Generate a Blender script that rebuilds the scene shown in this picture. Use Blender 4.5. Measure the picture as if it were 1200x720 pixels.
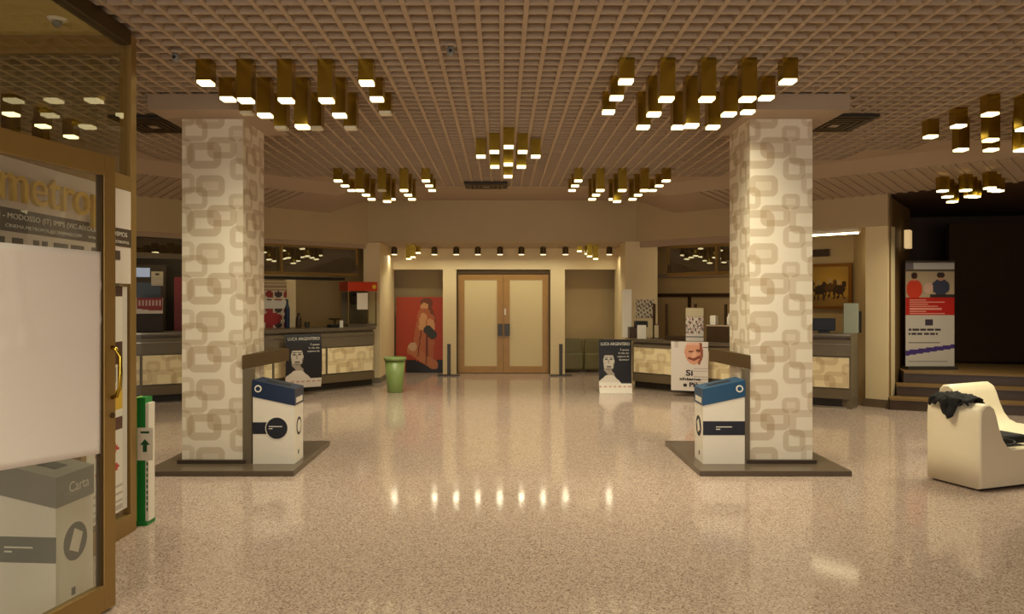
import bpy, bmesh, math, random
from mathutils import Vector, Matrix

random.seed(7)
C = bpy.context.scene.collection
for o in list(bpy.data.objects):
    bpy.data.objects.remove(o)

# ---------------------------------------------------------------- camera, world, exposure
cam = bpy.data.cameras.new('camera')
cam.sensor_width = 36.0
cam.sensor_fit = 'HORIZONTAL'
cam.lens = 27.0                      # 900 px focal length on a 1200 px wide frame
cam.shift_x = 0.010
cam.shift_y = -0.00833
cam.clip_start = 0.05
camo = bpy.data.objects.new('camera', cam)
C.objects.link(camo)
camo.location = (0, 0, 1.6)
camo.rotation_euler = (math.radians(90), 0, 0)
bpy.context.scene.camera = camo

w = bpy.data.worlds.new('world')
bpy.context.scene.world = w
w.use_nodes = True
w.node_tree.nodes['Background'].inputs[0].default_value = (1.0, 0.80, 0.60, 1)
w.node_tree.nodes['Background'].inputs[1].default_value = 0.05

vs = bpy.context.scene.view_settings
vs.view_transform = 'Standard'
vs.look = 'None'
vs.gamma = 1.0
vs.exposure = 0.34
vs.use_curve_mapping = False

LAMP_COL = (1.0, 0.92, 0.64)          # light thrown by each lamp
LAMP_W = 3.0
GLOW_COL = (1.0, 0.84, 0.42)          # face of the diffuser
GLOW_STR = 2.8
STRIP_STR = 9.0


# neutral fill light added behind the camera (its added, unseen frame is front_fill_frame)
day = bpy.data.lights.new('front_fill', 'AREA')
day.shape = 'RECTANGLE'
day.size, day.size_y = 9.0, 2.6
day.energy = 250
day.color = (1.0, 0.95, 0.88)
fillo = bpy.data.objects.new('front_fill', day)
C.objects.link(fillo)
fillo.location = (0, -5.9, 1.5)
fillo.rotation_euler = (math.radians(90), 0, 0)


# ---------------------------------------------------------------- materials
def lin(c):
    def f(v):
        v = v / 255.0
        return v / 12.92 if v <= 0.04045 else ((v + 0.055) / 1.055) ** 2.4
    return (f(c[0]), f(c[1]), f(c[2]), 1.0)


class NT:
    def __init__(self, m):
        self.t = m.node_tree
        self.n = m.node_tree.nodes
        self.l = m.node_tree.links

    def node(self, typ, **kw):
        x = self.n.new(typ)
        for k, v in kw.items():
            setattr(x, k, v)
        return x

    def inp(self, sock, v):
        if isinstance(v, bpy.types.NodeSocket):
            self.l.new(v, sock)
        else:
            sock.default_value = v

    def math(self, op, a, b=None, c=None, clamp=False):
        x = self.node('ShaderNodeMath', operation=op)
        x.use_clamp = clamp
        self.inp(x.inputs[0], a)
        if b is not None:
            self.inp(x.inputs[1], b)
        if c is not None:
            self.inp(x.inputs[2], c)
        return x.outputs[0]

    def mix(self, fac, a, b, blend='MIX'):
        x = self.node('ShaderNodeMix', data_type='RGBA', blend_type=blend)
        self.inp(x.inputs[0], fac)
        self.inp(x.inputs[6], a)
        self.inp(x.inputs[7], b)
        return x.outputs[2]


MATS = {}


def mat(name, col, rough=0.5, metal=0.0, grain=0.06, scale=30.0, spec=0.5, bump=0.0, coat=0.0):
    """plain surface with a faint procedural mottling of its colour"""
    m = bpy.data.materials.new(name)
    m.use_nodes = True
    t = NT(m)
    b = t.n['Principled BSDF']
    b.inputs['Roughness'].default_value = rough
    b.inputs['Metallic'].default_value = metal
    b.inputs['Specular IOR Level'].default_value = spec
    b.inputs['Coat Weight'].default_value = coat
    base = lin(col)
    tc = t.node('ShaderNodeTexCoord')
    nz = t.node('ShaderNodeTexNoise')
    nz.inputs['Scale'].default_value = scale
    nz.inputs['Detail'].default_value = 3
    t.l.new(tc.outputs['Object'], nz.inputs['Vector'])
    lo = tuple(v * (1 - grain) for v in base[:3]) + (1,)
    hi = tuple(min(1, v * (1 + grain)) for v in base[:3]) + (1,)
    t.l.new(t.mix(nz.outputs['Fac'], lo, hi), b.inputs['Base Color'])
    if bump:
        bp = t.node('ShaderNodeBump')
        bp.inputs['Strength'].default_value = bump
        bp.inputs['Distance'].default_value = 0.01
        t.l.new(nz.outputs['Fac'], bp.inputs['Height'])
        t.l.new(bp.outputs[0], b.inputs['Normal'])
    MATS[name] = m
    return m


def mat_emit(name, col, strength):
    m = bpy.data.materials.new(name)
    m.use_nodes = True
    t = NT(m)
    b = t.n['Principled BSDF']
    b.inputs['Base Color'].default_value = (0.8, 0.75, 0.6, 1)
    b.inputs['Emission Color'].default_value = (*col, 1)
    b.inputs['Emission Strength'].default_value = strength
    MATS[name] = m
    return m


def mat_glass(name, tint, ior=1.5, diffuse_mix=0.0, rough=0.0):
    m = bpy.data.materials.new(name)
    m.use_nodes = True
    t = NT(m)
    t.n.remove(t.n['Principled BSDF'])
    out = t.n['Material Output']
    tr = t.node('ShaderNodeBsdfTransparent')
    tr.inputs[0].default_value = (*tint, 1)
    gl = t.node('ShaderNodeBsdfGlossy')
    gl.inputs['Roughness'].default_value = rough
    gl.inputs['Color'].default_value = (1, 1, 1, 1)
    fr = t.node('ShaderNodeFresnel')
    fr.inputs[0].default_value = ior
    mx = t.node('ShaderNodeMixShader')
    ge = t.node('ShaderNodeNewGeometry')
    t.l.new(t.math('MULTIPLY', fr.outputs[0], t.math('SUBTRACT', 1.0, ge.outputs['Backfacing'])), mx.inputs[0])
    t.l.new(tr.outputs[0], mx.inputs[1])
    t.l.new(gl.outputs[0], mx.inputs[2])
    last = mx.outputs[0]
    if diffuse_mix:
        df = t.node('ShaderNodeBsdfDiffuse')
        df.inputs[0].default_value = (0.5, 0.5, 0.47, 1)
        m2 = t.node('ShaderNodeMixShader')
        m2.inputs[0].default_value = diffuse_mix  # share of plain grey diffuse mixed over the pane
        t.l.new(last, m2.inputs[1])
        t.l.new(df.outputs[0], m2.inputs[2])
        last = m2.outputs[0]
    t.l.new(last, out.inputs[0])
    MATS[name] = m
    return m


def mat_wallpaper(name, base, ink, period, rings, rough=0.6, strength=0.26):
    """chains of overlapping translucent rounded-square rings, UV in metres"""
    m = bpy.data.materials.new(name)
    m.use_nodes = True
    t = NT(m)
    b = t.n['Principled BSDF']
    b.inputs['Roughness'].default_value = rough
    uv = t.node('ShaderNodeUVMap', uv_map='UVMap')
    sp = t.node('ShaderNodeSeparateXYZ')
    t.l.new(uv.outputs[0], sp.inputs[0])
    total = None
    for (u, v, hw, hh, th, st) in rings:
        def wrap(s, c, p):
            return t.math('WRAP', t.math('SUBTRACT', s, c), p / 2, -p / 2)
        r = 0.62 * min(hw, hh)
        ax = t.math('MAXIMUM', t.math('SUBTRACT', t.math('ABSOLUTE', wrap(sp.outputs[0], u, period[0])), hw - r), 0.0)
        ay = t.math('MAXIMUM', t.math('SUBTRACT', t.math('ABSOLUTE', wrap(sp.outputs[1], v, period[1])), hh - r), 0.0)
        d = t.math('SQRT', t.math('ADD', t.math('MULTIPLY', ax, ax), t.math('MULTIPLY', ay, ay)))
        # d == r on the outer edge, r - th on the inner edge
        k = t.math('ABSOLUTE', t.math('SUBTRACT', d, r - th / 2))
        msk = t.math('MULTIPLY', t.math('SUBTRACT', th / 2 + 0.004, k), 1 / 0.008, clamp=True)
        msk = t.math('MULTIPLY', msk, st)
        total = msk if total is None else t.math('ADD', total, msk)
    dens = t.math('MULTIPLY', total, strength)
    fac = t.math('SUBTRACT', 1.0, t.math('POWER', 2.718, t.math('MULTIPLY', dens, -1.6)), clamp=True)
    nz = t.node('ShaderNodeTexNoise')
    nz.inputs['Scale'].default_value = 6
    t.l.new(uv.outputs[0], nz.inputs['Vector'])
    col = t.mix(fac, lin(base), lin(ink))
    col2 = t.mix(t.math('MULTIPLY', nz.outputs['Fac'], 0.10), col, lin((190, 160, 120)))
    t.l.new(col2, b.inputs['Base Color'])
    MATS[name] = m
    return m


def mat_floor():
    m = bpy.data.materials.new('terrazzo')
    m.use_nodes = True
    t = NT(m)
    b = t.n['Principled BSDF']
    tc = t.node('ShaderNodeTexCoord')
    v1 = t.node('ShaderNodeTexVoronoi')
    v1.inputs['Scale'].default_value = 120
    t.l.new(tc.outputs['Object'], v1.inputs['Vector'])
    rp = t.node('ShaderNodeValToRGB')
    e = rp.color_ramp
    e.interpolation = 'CONSTANT'
    stops = [(0.0, (158, 136, 124)), (0.22, (174, 154, 143)), (0.47, (188, 168, 157)),
             (0.64, (124, 102, 90)), (0.74, (198, 180, 164)), (0.9, (168, 144, 128))]
    e.elements[0].position, e.elements[0].color = 0, lin(stops[0][1])
    e.elements[1].position, e.elements[1].color = stops[1][0], lin(stops[1][1])
    for p, c in stops[2:]:
        x = e.elements.new(p)
        x.color = lin(c)
    sx = t.node('ShaderNodeSeparateColor')
    t.l.new(v1.outputs['Color'], sx.inputs[0])
    t.l.new(sx.outputs[0], rp.inputs[0])
    n2 = t.node('ShaderNodeTexNoise')
    n2.inputs['Scale'].default_value = 0.9
    n2.inputs['Detail'].default_value = 4
    t.l.new(tc.outputs['Object'], n2.inputs['Vector'])
    c1 = t.mix(t.math('MULTIPLY', n2.outputs['Fac'], 0.25), rp.outputs[0], lin((176, 154, 141)))
    t.l.new(c1, b.inputs['Base Color'])
    b.inputs['Roughness'].default_value = 0.2
    rr = t.node('ShaderNodeMapRange')
    rr.inputs[3].default_value = 0.06
    rr.inputs[4].default_value = 0.12
    t.l.new(n2.outputs['Fac'], rr.inputs[0])
    t.l.new(rr.outputs[0], b.inputs['Roughness'])
    b.inputs['Specular IOR Level'].default_value = 0.22
    MATS['terrazzo'] = m
    return m


def mat_vcol(name, rough=0.45):
    m = bpy.data.materials.new(name)
    m.use_nodes = True
    t = NT(m)
    b = t.n['Principled BSDF']
    b.inputs['Roughness'].default_value = rough
    a = t.node('ShaderNodeVertexColor', layer_name='print')
    t.l.new(a.outputs[0], b.inputs['Base Color'])
    MATS[name] = m
    return m


mat_floor()
mat_vcol('print')
RINGS = [(.267, -.0, .135, .100, .062, 1.0), (.375, -.28, .138, .100, .060, 1.0), (.21, -.352, .160, .125, .074, 1.0),
         (.11, -.115, .130, .105, .052, .8), (.525, -.146, .085, .072, .044, .8), (.555, -.48, .105, .105, .054, .8),
         (.655, -.32, .150, .130, .068, .7), (.02, -.62, .10, .10, .05, .6)]
mat_wallpaper('ring_wallpaper', (242, 232, 214), (158, 122, 66), (.70, .64), RINGS, strength=.34)
PR = [(u * 1.15, v * 1.15, a * 1.15, b_ * 1.15, c * 1.15, d) for (u, v, a, b_, c, d) in RINGS]
mat_wallpaper('ring_panel', (250, 232, 190), (168, 126, 66), (.80, .74), PR, rough=0.3)
mat('rib_paint', (176, 154, 130), 0.6, grain=.05)
mat('cell_shade', (124, 108, 80), 0.8, grain=.05)  # rib paint darkened: the shade inside the cells put into the slab's colour
mat('soffit_paint', (174, 152, 130), 0.6, grain=.04, scale=3)
mat('wall_paint', (206, 180, 132), 0.6, grain=.04, scale=3)
mat('fascia_paint', (186, 166, 130), 0.6, grain=.05, scale=2)
mat('cream_paint', (228, 208, 166), 0.55, grain=.04, scale=3)
mat('grey_paint', (120, 110, 94), 0.5)
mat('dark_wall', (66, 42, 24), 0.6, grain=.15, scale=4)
mat('dark_wood', (64, 44, 24), 0.4, grain=.2, scale=8)
mat('brown_wall', (128, 98, 56), 0.55, grain=.15, scale=6)
mat('brass', (180, 152, 58), 0.22, 1.0, grain=.08, scale=12)
mat('bronze', (160, 130, 76), 0.38, 0.6, grain=.06, scale=10)
mat('bronze_dark', (84, 66, 38), 0.45, 0.6)
mat('oak', (172, 126, 50), 0.35, grain=.14, scale=9)
mat('door_panel', (226, 206, 156), 0.4, grain=.03)
mat('steel', (150, 142, 130), 0.3, 0.9)
mat('dark_grey', (62, 56, 48), 0.4)
mat('counter_grey', (112, 100, 82), 0.35, grain=.08, scale=14)
mat('counter_low', (104, 88, 66), 0.35, grain=.08, scale=14)
mat('kick', (36, 28, 20), 0.5)
mat('granite', (92, 78, 64), 0.28, grain=.25, scale=160)
mat('granite_dark', (66, 54, 44), 0.3, grain=.25, scale=160)
mat('white_card', (236, 228, 214), 0.5, grain=.02)
mat('paper', (244, 236, 232), 0.6, grain=.02, scale=4)
mat('navy', (22, 42, 74), 0.35)
mat('blue', (24, 74, 112), 0.35)
mat('navy_ink', (18, 22, 38), 0.5)
mat('grey_lid', (132, 130, 122), 0.4)
mat('grey_ink', (112, 112, 106), 0.5)
mat('black', (14, 13, 14), 0.5)
mat('black_cloth', (16, 15, 16), 0.85, grain=.3, scale=60, bump=.3)
mat('white_leather', (240, 226, 196), 0.35, grain=.03, scale=8, bump=.05)
mat('gold_letter', (226, 190, 70), 0.3, 0.6)
mat('sign_white', (226, 214, 204), 0.35, grain=.02)
mat('sign_brown', (74, 58, 44), 0.45)
mat('white_ink', (232, 226, 214), 0.5)
mat('black_ink', (24, 20, 18), 0.5)
mat('green_plastic', (128, 148, 84), 0.35, grain=.05)
mat('green_board', (16, 128, 52), 0.4)
mat('lime_board', (190, 226, 120), 0.4)
mat('green_ink', (20, 84, 44), 0.5)
mat('red_metal', (196, 58, 26), 0.35)
mat('red', (130, 26, 22), 0.4)
mat('olive_vinyl', (112, 104, 68), 0.42, grain=.08, scale=12)
mat('ledge_brown', (84, 64, 36), 0.4, grain=.1)
mat('frame_gold', (150, 98, 34), 0.35, 0.4)
mat('screen_grey', (150, 152, 138), 0.4, spec=.5)
mat('yellow', (224, 186, 52), 0.5)
mat('olive_ceiling', (200, 178, 112), 0.7, grain=.04, scale=2)
mat('vent_dark', (48, 38, 28), 0.6)
mat('bar_dark', (74, 60, 40), 0.6, grain=.1, scale=5)
mat('cooler_blue', (24, 34, 46), 0.3)
mat('purple', (70, 50, 110), 0.5)
mat_glass('clear_glass', (.90, .91, .86), 1.5)
mat_glass('bar_glass', (.42, .40, .30), 2.6, diffuse_mix=.04)
mat_glass('door_glass', (.93, .94, .91), 1.5, diffuse_mix=.06)
mat_emit('lamp_glow', GLOW_COL, GLOW_STR)
mat_emit('lamp_off', LAMP_COL, 0.0)
mat_emit('strip_glow', (1.0, .84, .50), STRIP_STR)
mat_emit('sconce_glow', (1.0, .66, .28), 0.4)
mat_emit('screen_glow', (.25, .5, .9), 0.22)


# ---------------------------------------------------------------- mesh helpers
class MB:
    def __init__(self):
        self.v, self.f = [], []

    def add(self, vs, fs):
        b = len(self.v)
        self.v += [tuple(p) for p in vs]
        self.f += [tuple(i + b for i in f) for f in fs]
        return self

    def hexa(self, lo, hi):
        """lo, hi: two rings of n points (bottom, top), outward for anticlockwise bottoms"""
        n = len(lo)
        self.add(list(lo) + list(hi),
                 [tuple(reversed(range(n))), tuple(range(n, 2 * n))] +
                 [(i, (i + 1) % n, n + (i + 1) % n, n + i) for i in range(n)])
        return self

    def box(self, x0, x1, y0, y1, z0, z1):
        lo = [(x0, y0, z0), (x1, y0, z0), (x1, y1, z0), (x0, y1, z0)]
        return self.hexa(lo, [(a, b, z1) for a, b, _ in lo])

    def prism(self, poly, z0, z1):
        return self.hexa([(x, y, z0) for x, y in poly], [(x, y, z1) for x, y in poly])

    def xprofile(self, prof, y0, y1):
        """profile (x, z) anticlockwise seen from -y, extruded from y0 to y1"""
        n = len(prof)
        self.add([(x, y0, z) for x, z in prof] + [(x, y1, z) for x, z in prof],
                 [tuple(range(n)), tuple(reversed(range(n, 2 * n)))] +
                 [(i, n + i, n + (i + 1) % n, (i + 1) % n) for i in range(n)])
        return self

    def lathe(self, prof, n=20, c=(0, 0, 0), axis='z'):
        b = len(self.v)
        for (r, z) in prof:
            for i in range(n):
                a = 2 * math.pi * i / n
                p = (r * math.cos(a), r * math.sin(a), z)
                if axis == 'y':
                    p = (p[0], p[2], p[1])
                if axis == 'x':
                    p = (p[2], p[0], p[1])
                self.v.append((c[0] + p[0], c[1] + p[1], c[2] + p[2]))
        m = len(prof)
        for j in range(m - 1):
            for i in range(n):
                k = (i + 1) % n
                q = (b + j * n + i, b + j * n + k, b + (j + 1) * n + k, b + (j + 1) * n + i)
                self.f.append(tuple(reversed(q)) if axis == 'y' else q)
        e0 = tuple(b + i for i in range(n))
        e1 = tuple(b + (m - 1) * n + i for i in range(n))
        self.f.append(tuple(reversed(e0)) if axis != 'y' else e0)
        self.f.append(e1 if axis != 'y' else tuple(reversed(e1)))
        return self

    def tube(self, pts, r, n=8, closed=False):
        pts = [Vector(p) for p in pts]
        b = len(self.v)
        m = len(pts)
        up = Vector((0, 0, 1))
        for i, p in enumerate(pts):
            if closed:
                d = pts[(i + 1) % m] - pts[i - 1]
            else:
                d = pts[min(i + 1, m - 1)] - pts[max(i - 1, 0)]
            d.normalize()
            u = up if abs(d.dot(up)) < .95 else Vector((1, 0, 0))
            s = d.cross(u).normalized()
            t = s.cross(d).normalized()
            for k in range(n):
                a = 2 * math.pi * k / n
                self.v.append(tuple(p + s * (r * math.cos(a)) + t * (r * math.sin(a))))
        for i in range(m if closed else m - 1):
            j = (i + 1) % m
            for k in range(n):
                k2 = (k + 1) % n
                self.f.append((b + i * n + k, b + j * n + k, b + j * n + k2, b + i * n + k2))
        if not closed:
            self.f.append(tuple(b + k for k in range(n)))
            self.f.append(tuple(b + (m - 1) * n + k for k in reversed(range(n))))
        return self

    def sweep(self, poly, d0, d1, z0, z1):
        """band along an open polyline (traversed left to right as seen by the camera), offset d0..d1 away from it"""
        a, b_ = offset(poly, d0), offset(poly, d1)
        for i in range(len(poly) - 1):
            q = [a[i], a[i + 1], b_[i + 1], b_[i]]
            self.prism(q, z0, z1)
        return self

    def mesh(self, name, m=None):
        me = bpy.data.meshes.new(name)
        me.from_pydata(self.v, [], self.f)
        if m:
            me.materials.append(MATS[m])
        me.update()
        return me

    def build(self, name, m, parent=None, smooth=False, bevel=0.0, segs=2):
        me = self.mesh(name, m)
        bm = bmesh.new()
        bm.from_mesh(me)
        bmesh.ops.recalc_face_normals(bm, faces=bm.faces)
        if bevel:
            bmesh.ops.bevel(bm, geom=list(bm.edges), offset=bevel, segments=segs, affect='EDGES', profile=.5, clamp_overlap=True)
        bm.to_mesh(me)
        bm.free()
        if smooth:
            for p in me.polygons:
                p.use_smooth = True
        o = bpy.data.objects.new(name, me)
        C.objects.link(o)
        if parent:
            o.parent = parent
        return o


def offset(poly, d):
    P = [Vector(p) for p in poly]
    out = []
    for i, p in enumerate(P):
        ns = []
        if i > 0:
            e = (P[i] - P[i - 1]).normalized()
            ns.append(Vector((-e.y, e.x)))
        if i < len(P) - 1:
            e = (P[i + 1] - P[i]).normalized()
            ns.append(Vector((-e.y, e.x)))
        n = sum(ns, Vector((0, 0))).normalized()
        k = 1 / max(.3, n.dot(ns[0]))
        out.append(tuple(p + n * d * k))
    return out


def uv_metres(o):
    """UV in metres: along the horizontal tangent of each face, and z"""
    me = o.data
    uvl = me.uv_layers.new(name='UVMap')
    for p in me.polygons:
        n = p.normal
        if abs(n.z) > .9:
            t = Vector((1, 0, 0))
            s = Vector((0, 1, 0))
        else:
            t = Vector((-n.y, n.x, 0)).normalized()
            s = Vector((0, 0, 1))
        for li in p.loop_indices:
            co = me.vertices[me.loops[li].vertex_index].co
            uvl.data[li].uv = (co.dot(t), co.dot(s))


def tag(o, label=None, cat=None, group=None, kind=None):
    if label:
        o['label'] = label
    if cat:
        o['category'] = cat
    if group:
        o['group'] = group
    if kind:
        o['kind'] = kind
    return o


def thing(name, label, cat, loc=(0, 0, 0), rz=0, group=None):
    o = bpy.data.objects.new(name, None)
    o.empty_display_size = .1
    C.objects.link(o)
    o.location = loc
    o.rotation_euler = (0, 0, rz)
    return tag(o, label, cat, group)


def structure(name):
    o = bpy.data.objects.new(name, None)
    o.empty_display_size = .1
    C.objects.link(o)
    o['kind'] = 'structure'
    return o


def struct(name, mb, m, parent=None):
    o = mb.build(name, m, parent)
    if not parent:
        o['kind'] = 'structure'
    return o


def copy_tree(o, parent=None):
    c = o.copy()
    C.objects.link(c)
    if parent:
        c.parent = parent
    for ch in list(o.children):
        copy_tree(ch, c)
    return c


_tmp = []


def text(name, s, size, m, parent, loc, rot=(math.radians(90), 0, 0), depth=0.001, align='LEFT', width=None, bold=0.0, height=None):
    cu = bpy.data.curves.new('lettering', 'FONT')
    cu.body = s
    cu.size = size
    cu.extrude = depth
    cu.offset = bold
    cu.align_x = align
    cu.resolution_u = 3
    o = bpy.data.objects.new('lettering', cu)
    C.objects.link(o)
    dg = bpy.context.evaluated_depsgraph_get()
    me = bpy.data.meshes.new_from_object(o.evaluated_get(dg))
    bpy.data.objects.remove(o)
    if width or height:
        xs = [v.co.x for v in me.vertices]
        ys = [v.co.y for v in me.vertices]
        sx = width / (max(xs) - min(xs)) if width else 1
        sy = height / (max(ys) - min(ys)) if height else 1
        for v in me.vertices:
            v.co.x *= sx
            v.co.y *= sy
    me.materials.clear()
    me.materials.append(MATS[m])
    o = bpy.data.objects.new(name, me)
    C.objects.link(o)
    o.parent = parent
    o.location = loc
    o.rotation_euler = rot
    return o


def painted(name, wd, ht, nx, ny, fn, parent=None, thick=.006, bend=None):
    """a printed sheet: front face at local y=0 (facing -y), x centred, z from 0; fn(u, v) gives its print colour"""
    v, f = [], []
    for j in range(ny + 1):
        for i in range(nx + 1):
            u, t = i / nx, j / ny
            y = bend(u, t) if bend else 0
            v.append(((u - .5) * wd, y, t * ht))
    base = len(v)
    for j in range(ny):
        for i in range(nx):
            a = j * (nx + 1) + i
            f.append((a, a + 1, a + nx + 2, a + nx + 1))
    ring = [i for i in range(nx + 1)] + [j * (nx + 1) + nx for j in range(1, ny + 1)] + \
           [ny * (nx + 1) + i for i in range(nx - 1, -1, -1)] + [j * (nx + 1) for j in range(ny - 1, 0, -1)]
    for k in ring:
        x, y, z = v[k]
        v.append((x, y + thick, z))
    n = len(ring)
    for k in range(n):
        f.append((ring[k], base + k, base + (k + 1) % n, ring[(k + 1) % n]))
    # back sheet as a strip of quads between the two long sides
    bl = {ring[k]: base + k for k in range(n)}
    for j in range(ny):
        a, b_ = j * (nx + 1), (j + 1) * (nx + 1)
        f.append((bl[a], bl[b_], bl[b_ + nx], bl[a + nx]))
    me = bpy.data.meshes.new(name)
    me.from_pydata(v, [], f)
    me.materials.append(MATS['print'])
    ca = me.color_attributes.new('print', 'FLOAT_COLOR', 'CORNER')
    cols = []
    cnt = nx * ny
    edge = lin((214, 206, 196))
    for k, p in enumerate(me.polygons):
        if k < cnt:
            i, j = k % nx, k // nx
            c = lin(fn((i + .5) / nx, (j + .5) / ny))
        else:
            c = edge
        for _ in p.loop_indices:
            cols += list(c)
    ca.data.foreach_set('color', cols)
    o = bpy.data.objects.new(name, me)
    C.objects.link(o)
    if parent:
        o.parent = parent
    return o


def ell(u, v, cu, cv, ru, rv):
    return ((u - cu) / ru) ** 2 + ((v - cv) / rv) ** 2 < 1


def seg(u, v, u0, v0, u1, v1, r):
    dx, dy = u1 - u0, v1 - v0
    t = max(0, min(1, ((u - u0) * dx + (v - v0) * dy) / (dx * dx + dy * dy)))
    return (u - u0 - t * dx) ** 2 + (v - v0 - t * dy) ** 2 < r * r


# ================================================================= STRUCTURE
CEIL = 3.43
# floor
struct('floor', MB().box(-10, 10, -6, 18, -.1, 0), 'terrazzo')

# ceiling: slab over a waffle of painted ribs, stepped where the plain soffit begins
ceiling = struct('ceiling', MB().box(-10, 10, -6, 18, CEIL + .099, CEIL + .2), 'cell_shade')
STEPS = [(0, 2.1, 12.5), (2.1, 3.25, 11.5), (3.25, 3.9, 10.9), (3.9, 4.47, 10.15), (4.47, 5.0, 9.45), (5.0, 5.9, 8.86), (5.9, 7.0, 7.8)]


def y_end(x):
    x = abs(x + .04)
    for a, b, y in STEPS:
        if x <= b:
            return y
    return 7.8


def x_end(y):
    r = 0
    for a, b, ye in STEPS:
        if y <= ye:
            r = b
    return r


G = .1545
RW = .016
cache = {}
Y0 = 1.0
for i in range(-45, 46):
    x = i * G
    if abs(x) > 6.95:
        continue
    key = ('l', round(y_end(x), 2))
    if key not in cache:
        b = MB()
        b.xprofile([(-RW, 0), (RW, 0), (RW + .012, .10), (-RW - .012, .10)], 0, key[1] - Y0)
        me = b.mesh('rib', 'rib_paint')
        cache[key] = me
    o = bpy.data.objects.new('rib', cache[key])
    C.objects.link(o)
    o.parent = ceiling
    o.location = (x, Y0, CEIL)
    # keep ribs clear of the two square pillars' caps
ny = int((12.5 - Y0) / G)
for j in range(ny):
    y = Y0 + (j + .5) * G
    xe = x_end(y)
    key = ('t', round(xe, 2))
    if key not in cache:
        b = MB()
        prof = [(-.012, 0), (.012, 0), (.02, .10), (-.02, .10)]
        n = 4
        b.add([(-xe, p, z) for p, z in prof] + [(xe, p, z) for p, z in prof],
              [(0, 3, 2, 1), (4, 5, 6, 7)] + [(q, (q + 1) % 4, 4 + (q + 1) % 4, 4 + q) for q in range(4)])
        cache[key] = b.mesh('rib', 'rib_paint')
    o = bpy.data.objects.new('rib', cache[key])
    C.objects.link(o)
    o.parent = ceiling
    o.location = (0, y, CEIL + .002)

# plain soffit: centre piece, stepped pieces and the two sloping coves
b = MB()
b.prism([(-2.1, 12.5), (2.1, 12.5), (2.1, 12.7), (2.5, 14.3), (2.5, 14.6), (-2.5, 14.6), (-2.5, 14.3), (-2.1, 12.7)], CEIL, CEIL + .06)
for s in (-1, 1):
    for (x0, x1, ye) in STEPS[1:]:
        ya, yb = max(14.8 - x0, ye), max(14.8 - x1, ye)
        q = [(s * x0, ye), (s * x1, ye), (s * x1, yb + .001), (s * x0, ya + .001)]
        if s < 0:
            q.reverse()
        b.prism(q, CEIL, CEIL + .06)
b.prism([(7.0, -6), (10, -6), (10, 18), (7.0, 18)], CEIL, CEIL + .06)
b.prism([(-10, -6), (-7.0, -6), (-7.0, 18), (-10, 18)], CEIL, CEIL + .06)
soff = b.build('soffit', 'soffit_paint', ceiling)
for s in (-1, 1):
    b = MB()
    I0, I1 = (2.1 * s, 12.7, 3.43), (6.9 * s, 7.9, 3.43)
    M0, M1 = (2.7 * s, 12.5, 3.28), (7.3 * s, 7.9, 3.28)
    P0, O1 = (3.08 * s, 13.72, 3.13), (8.9 * s, 7.9, 3.13)
    Q = (2.5 * s, 14.3, 3.43)
    b.add([I0, I1, M1, M0], [(0, 1, 2, 3)])
    b.add([M0, M1, O1, P0], [(0, 1, 2, 3)])
    b.add([I0, M0, Q], [(0, 1, 2)])
    b.add([M0, P0, Q], [(0, 1, 2)])
    # closed on top
    b.add([M1, O1, (8.9 * s, 7.9, 3.43), I1], [(0, 1, 2, 3)])
    b.build('soffit', 'soffit_paint', ceiling)
    bar = None
    for k in range(40):
        x = 3.1 + k * .105
        a = Vector((x * s, 15.2 - x, 3.28))
        d = Vector((.80 * s, .80, -.15))
        if bar is None:
            b = MB()
            nrm = Vector((.707 * s, -.707, 0)) * .028
            z = Vector((0, 0, -.015))
            p = [-nrm, nrm, nrm + d, -nrm + d]
            lo = [q + z for q in p]
            b.hexa(lo, [q + Vector((0, 0, .02)) for q in p])
            bar = b.build('soffit_bar', 'soffit_paint', ceiling)
            bar.location = a
        else:
            c = bar.copy()
            C.objects.link(c)
            c.location = a

# outer shell
struct('wall_back', MB().box(-10, 10, 17.6, 17.8, 0, CEIL), 'wall_paint')
struct('wall_left', MB().box(-10.2, -10, -6, 18, 0, CEIL), 'wall_paint')
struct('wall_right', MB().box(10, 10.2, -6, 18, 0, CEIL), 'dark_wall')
struct('wall_front', MB().box(-10, 10, -6.2, -6, 0, CEIL), 'wall_paint')

fw = structure('front_fill_frame')  # unseen window frame added to go with the fill light
for k in range(7):
    x = -4.5 + 1.5 * k
    MB().box(x - .04, x + .04, -5.88, -5.80, .1, 2.9).build('mullion', 'bronze', fw)
MB().box(-4.54, 4.54, -5.88, -5.80, 2.82, 2.9).build('window_frame', 'bronze', fw)
MB().box(-4.54, 4.54, -5.88, -5.80, .08, .16).build('window_frame', 'bronze', fw)

# centre fascia and the two angled ones, with a lower set-back lip
struct('trim_1', MB().box(-2.5, 2.5, 14.3, 14.5, 2.66, CEIL + .05), 'fascia_paint')
WL = [(-8.5, 8.3), (-2.5, 14.3)]
WR = [(2.5, 14.3), (5.62, 11.18)]
WR2 = [(4.2, 12.6), (5.62, 11.18)]
struct('trim_2', MB().sweep(WL, 0, .15, 2.60, 3.46), 'fascia_paint')
struct('trim_3', MB().sweep(WR, 0, .15, 2.66, 3.46), 'fascia_paint')
struct('trim_4', MB().sweep([(2.5, 14.3), (4.3, 12.5)], .05, .13, 2.55, 2.66), 'soffit_paint')
struct('trim_5', MB().sweep(WL, .05, .13, 2.53, 2.60), 'soffit_paint')
# pillar closing the right angled wall and its base
RP = [(5.40, 11.40), (5.62, 11.18)]
struct('trim_6', MB().sweep(RP, 0.0, .30, .12, 2.66), 'cream_paint')
struct('baseboard_right', MB().sweep([(5.38, 11.42), (5.64, 11.16)], -.015, .28, 0, .12), 'counter_low')
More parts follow.
